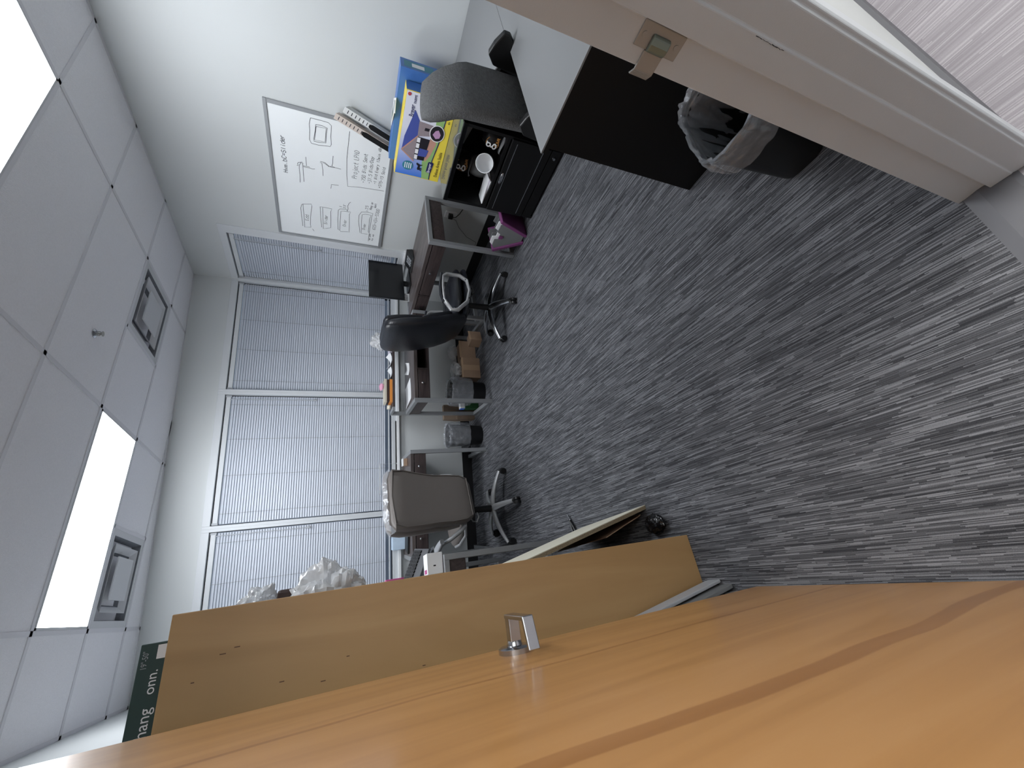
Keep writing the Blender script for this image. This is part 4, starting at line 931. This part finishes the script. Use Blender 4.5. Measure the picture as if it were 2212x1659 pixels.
nbk = MB().box(-.10, .10, -.08, .08, 0, .016).build('notebook', plast_m, loc=fr_desk(dL, .17, .22, .757), bev=.003); nbk.rotation_euler = (0, 0, BA - .2); tag(nbk, 'black notebook lying on the window desk near the keyboard', 'notebook')
bpk = MB().box(-.11, .11, -.05, .05, 0, .12).build('tissue_box', mat('pale_blue_box', rgb(196, 216, 236), .5, var=(30, .12)), loc=fr_desk(dL, .20, .43, .757), bev=.004); bpk.rotation_euler = (0, 0, BA); tag(bpk, 'pale blue patterned box at the back of the window desk', 'box')
# white wire holder on the sill
wh = thing('wire_holder', 'white rectangular wire holder on the window sill behind the chair', 'holder', BW(1.54, .012, ZS + .014), BWA)
MB().tube([(-.15, 0, 0), (-.15, 0, .165), (.15, 0, .165), (.15, 0, 0)], .0045, 8, closed=True).build('wire_frame', white_m, wh, smooth=True)
for x in (-.15, .15): MB().box(x - .006, x + .006, -.02, .02, -.0015, .004).build('foot', white_m, wh)

# ------------------------------------------------------------------ bookcase beside the door
bk = thing('bookcase', 'tall maple bookcase whose plain side panel faces the door', 'bookcase', (XL + .012, 1.452, 0))
BWI, BLN, BHT = .412, .92, 1.79
MB().box(0, BWI, 0, .025, .0, BHT).build('side_panel', case_m, bk, bev=.002)
MB().box(0, BWI, BLN - .025, BLN, 0, BHT).build('side_panel', case_m, bk, bev=.002)
MB().box(0, .012, .025, BLN - .025, 0, BHT).build('back_panel', case_m, bk)
for z in (.06, .45, .86, 1.27, BHT - .025): MB().box(.012, BWI - .004, .025, BLN - .025, z, z + .025).build('shelf', case_m, bk)
nk = MB()
for x, z in ((.30, 1.66), (.31, 1.63), (.21, 1.52), (.235, 1.36), (.17, 1.15), (.25, 1.72), (.19, 1.42)): nk.box(x, x + .0025, -.0003, .001, z, z + random.uniform(.006, .014))
nk.build('nick', mat('worn_wood', rgb(104, 74, 52), .6), bk)
# boxes on top of the bookcase
gx = thing('green_carton_box', 'dark green wall mount carton with white lettering on the bookcase', 'box', (-.245, 1.49, BHT + .001), 0)
MB().box(0, .262, 0, .30, 0, .062).build('carton', green_m, gx, bev=.002)
text('print_word', 'hang', .033, bwhite_m, gx, (.062, -.0008, .018), UPR); text('print_word', 'onn.', .030, bwhite_m, gx, (.150, -.0008, .018), UPR); text('print_size', '19"-50"', .017, lgrey_m, gx, (.205, -.0008, .043), UPR, sx=.8)
MB().box(.225, .256, -.0006, .0, .006, .026).build('picture_patch', bwhite_m, gx)
dk = MB().box(0, .11, 0, .40, 0, .185).build('dark_box', brown_m, loc=(-.332, 1.93, BHT + .001), bev=.003); tag(dk, 'narrow dark brown box behind the green carton on the bookcase', 'box')
# bags and a frame that spill from its shelves
g3 = bag(.115, .155, .235, 3, .30).build('plastic_bag', wbag_m, smooth=True, loc=(.050, 1.70, 1.297)); tag(g3, 'large white plastic bag spilling from the bookcase shelf', 'bag')
g4 = bag(.065, .10, .12, 8, .34).build('plastic_bag', wbag_m, smooth=True, loc=(.085, 2.02, 1.599)); tag(g4, 'small crumpled clear bag high in the bookcase', 'bag')
bdx = MB().box(-.28, .08, -.12, .16, 0, .30).build('storage_carton', brown_m, loc=(.045, 2.02, 1.297), bev=.012); tag(bdx, 'dark brown carton standing behind the white bag in the bookcase', 'box')
# board, cardboard and bag on the floor at its foot
bo_ = thing('leaning_board', 'white faced particle board leaning against the bookcase', 'board', (.245, 1.66, 0), 0)
MBD = Matrix.Rotation(R(-13.5), 4, 'Y')
MB().box(-.016, 0, 0, .62, .0, .74, MBD).build('core', chip_m, bo_); MB().box(.0, .0035, -.001, .62, .0, .74, MBD).build('white_face', cork_m, bo_)
cs = MB().grid(lambda u, v: (.045 + .080 * u + .012 * math.sin(3 * u), .0 + .5 * v, .012 + .23 * (1 - u) ** 1.5), 8, 4).build('cardboard_sheet', card_m, loc=(.085, 1.70, 0)); k = cs.modifiers.new('solid', 'SOLIDIFY'); k.thickness = .004; tag(cs, 'bent tan cardboard sheet under the leaning board', 'cardboard')
bg_ = bag(.045, .062, .05, 5, .16).build('black_bag', mat('black_film', rgb(16, 16, 18), .22), smooth=True, loc=(.150, 1.60, .001)); tag(bg_, 'small crumpled black plastic bag at the foot of the bookcase', 'bag')
pn = thing('pliers', 'pair of black handled pliers lying on the carpet by the board', 'tool', (.31, 2.38, 0), 20)
MB().tube([(-.10, .015, .012), (-.05, .012, .012), (0, 0, .012)], .008, 8).build('handle', plast_m, pn, smooth=True); MB().tube([(-.10, -.015, .012), (-.05, -.012, .012), (0, 0, .012)], .008, 8).build('handle', plast_m, pn, smooth=True)
MB().loft([[(0, -.009, .006), (0, .009, .006), (0, .009, .018), (0, -.009, .018)], [(.045, -.003, .008), (.045, .003, .008), (.045, .003, .016), (.045, -.003, .016)]]).build('jaw', chrome_m, pn, bev=.002)
# folded grey step behind the door
fs = thing('folding_stool', 'folded light grey plastic step stool between door and bookcase', 'stool', (-.115, 1.265, 0), 0)
def slab(x, y0, y1, h, th, lean, m_, nm, rr=.05):
    poly = [(y0 + rr - rr * math.cos(a), rr - rr * math.sin(a)) for a in [PI / 2 * i / 6 for i in range(7)]] + [(y1 - .01, 0), (y1, .01), (y1, h), (y0, h)]
    M_ = T(x, 0, 0.002) @ Matrix.Rotation(R(lean), 4, 'Y') @ Matrix(((0, 0, 1, 0), (1, 0, 0, 0), (0, 1, 0, 0), (0, 0, 0, 1)))
    return MB().prism(poly, 0, th, M_).build(nm, m_, fs, bev=.003)
slab(-.050, -.055, .150, .62, .012, -9, lgrey_m, 'step_panel', .06); slab(-.026, .035, .155, .62, .014, -9, grey_m, 'leg_panel', .012); slab(-.004, .085, .16, .62, .012, -9, lgrey_m, 'leg_panel', .012)
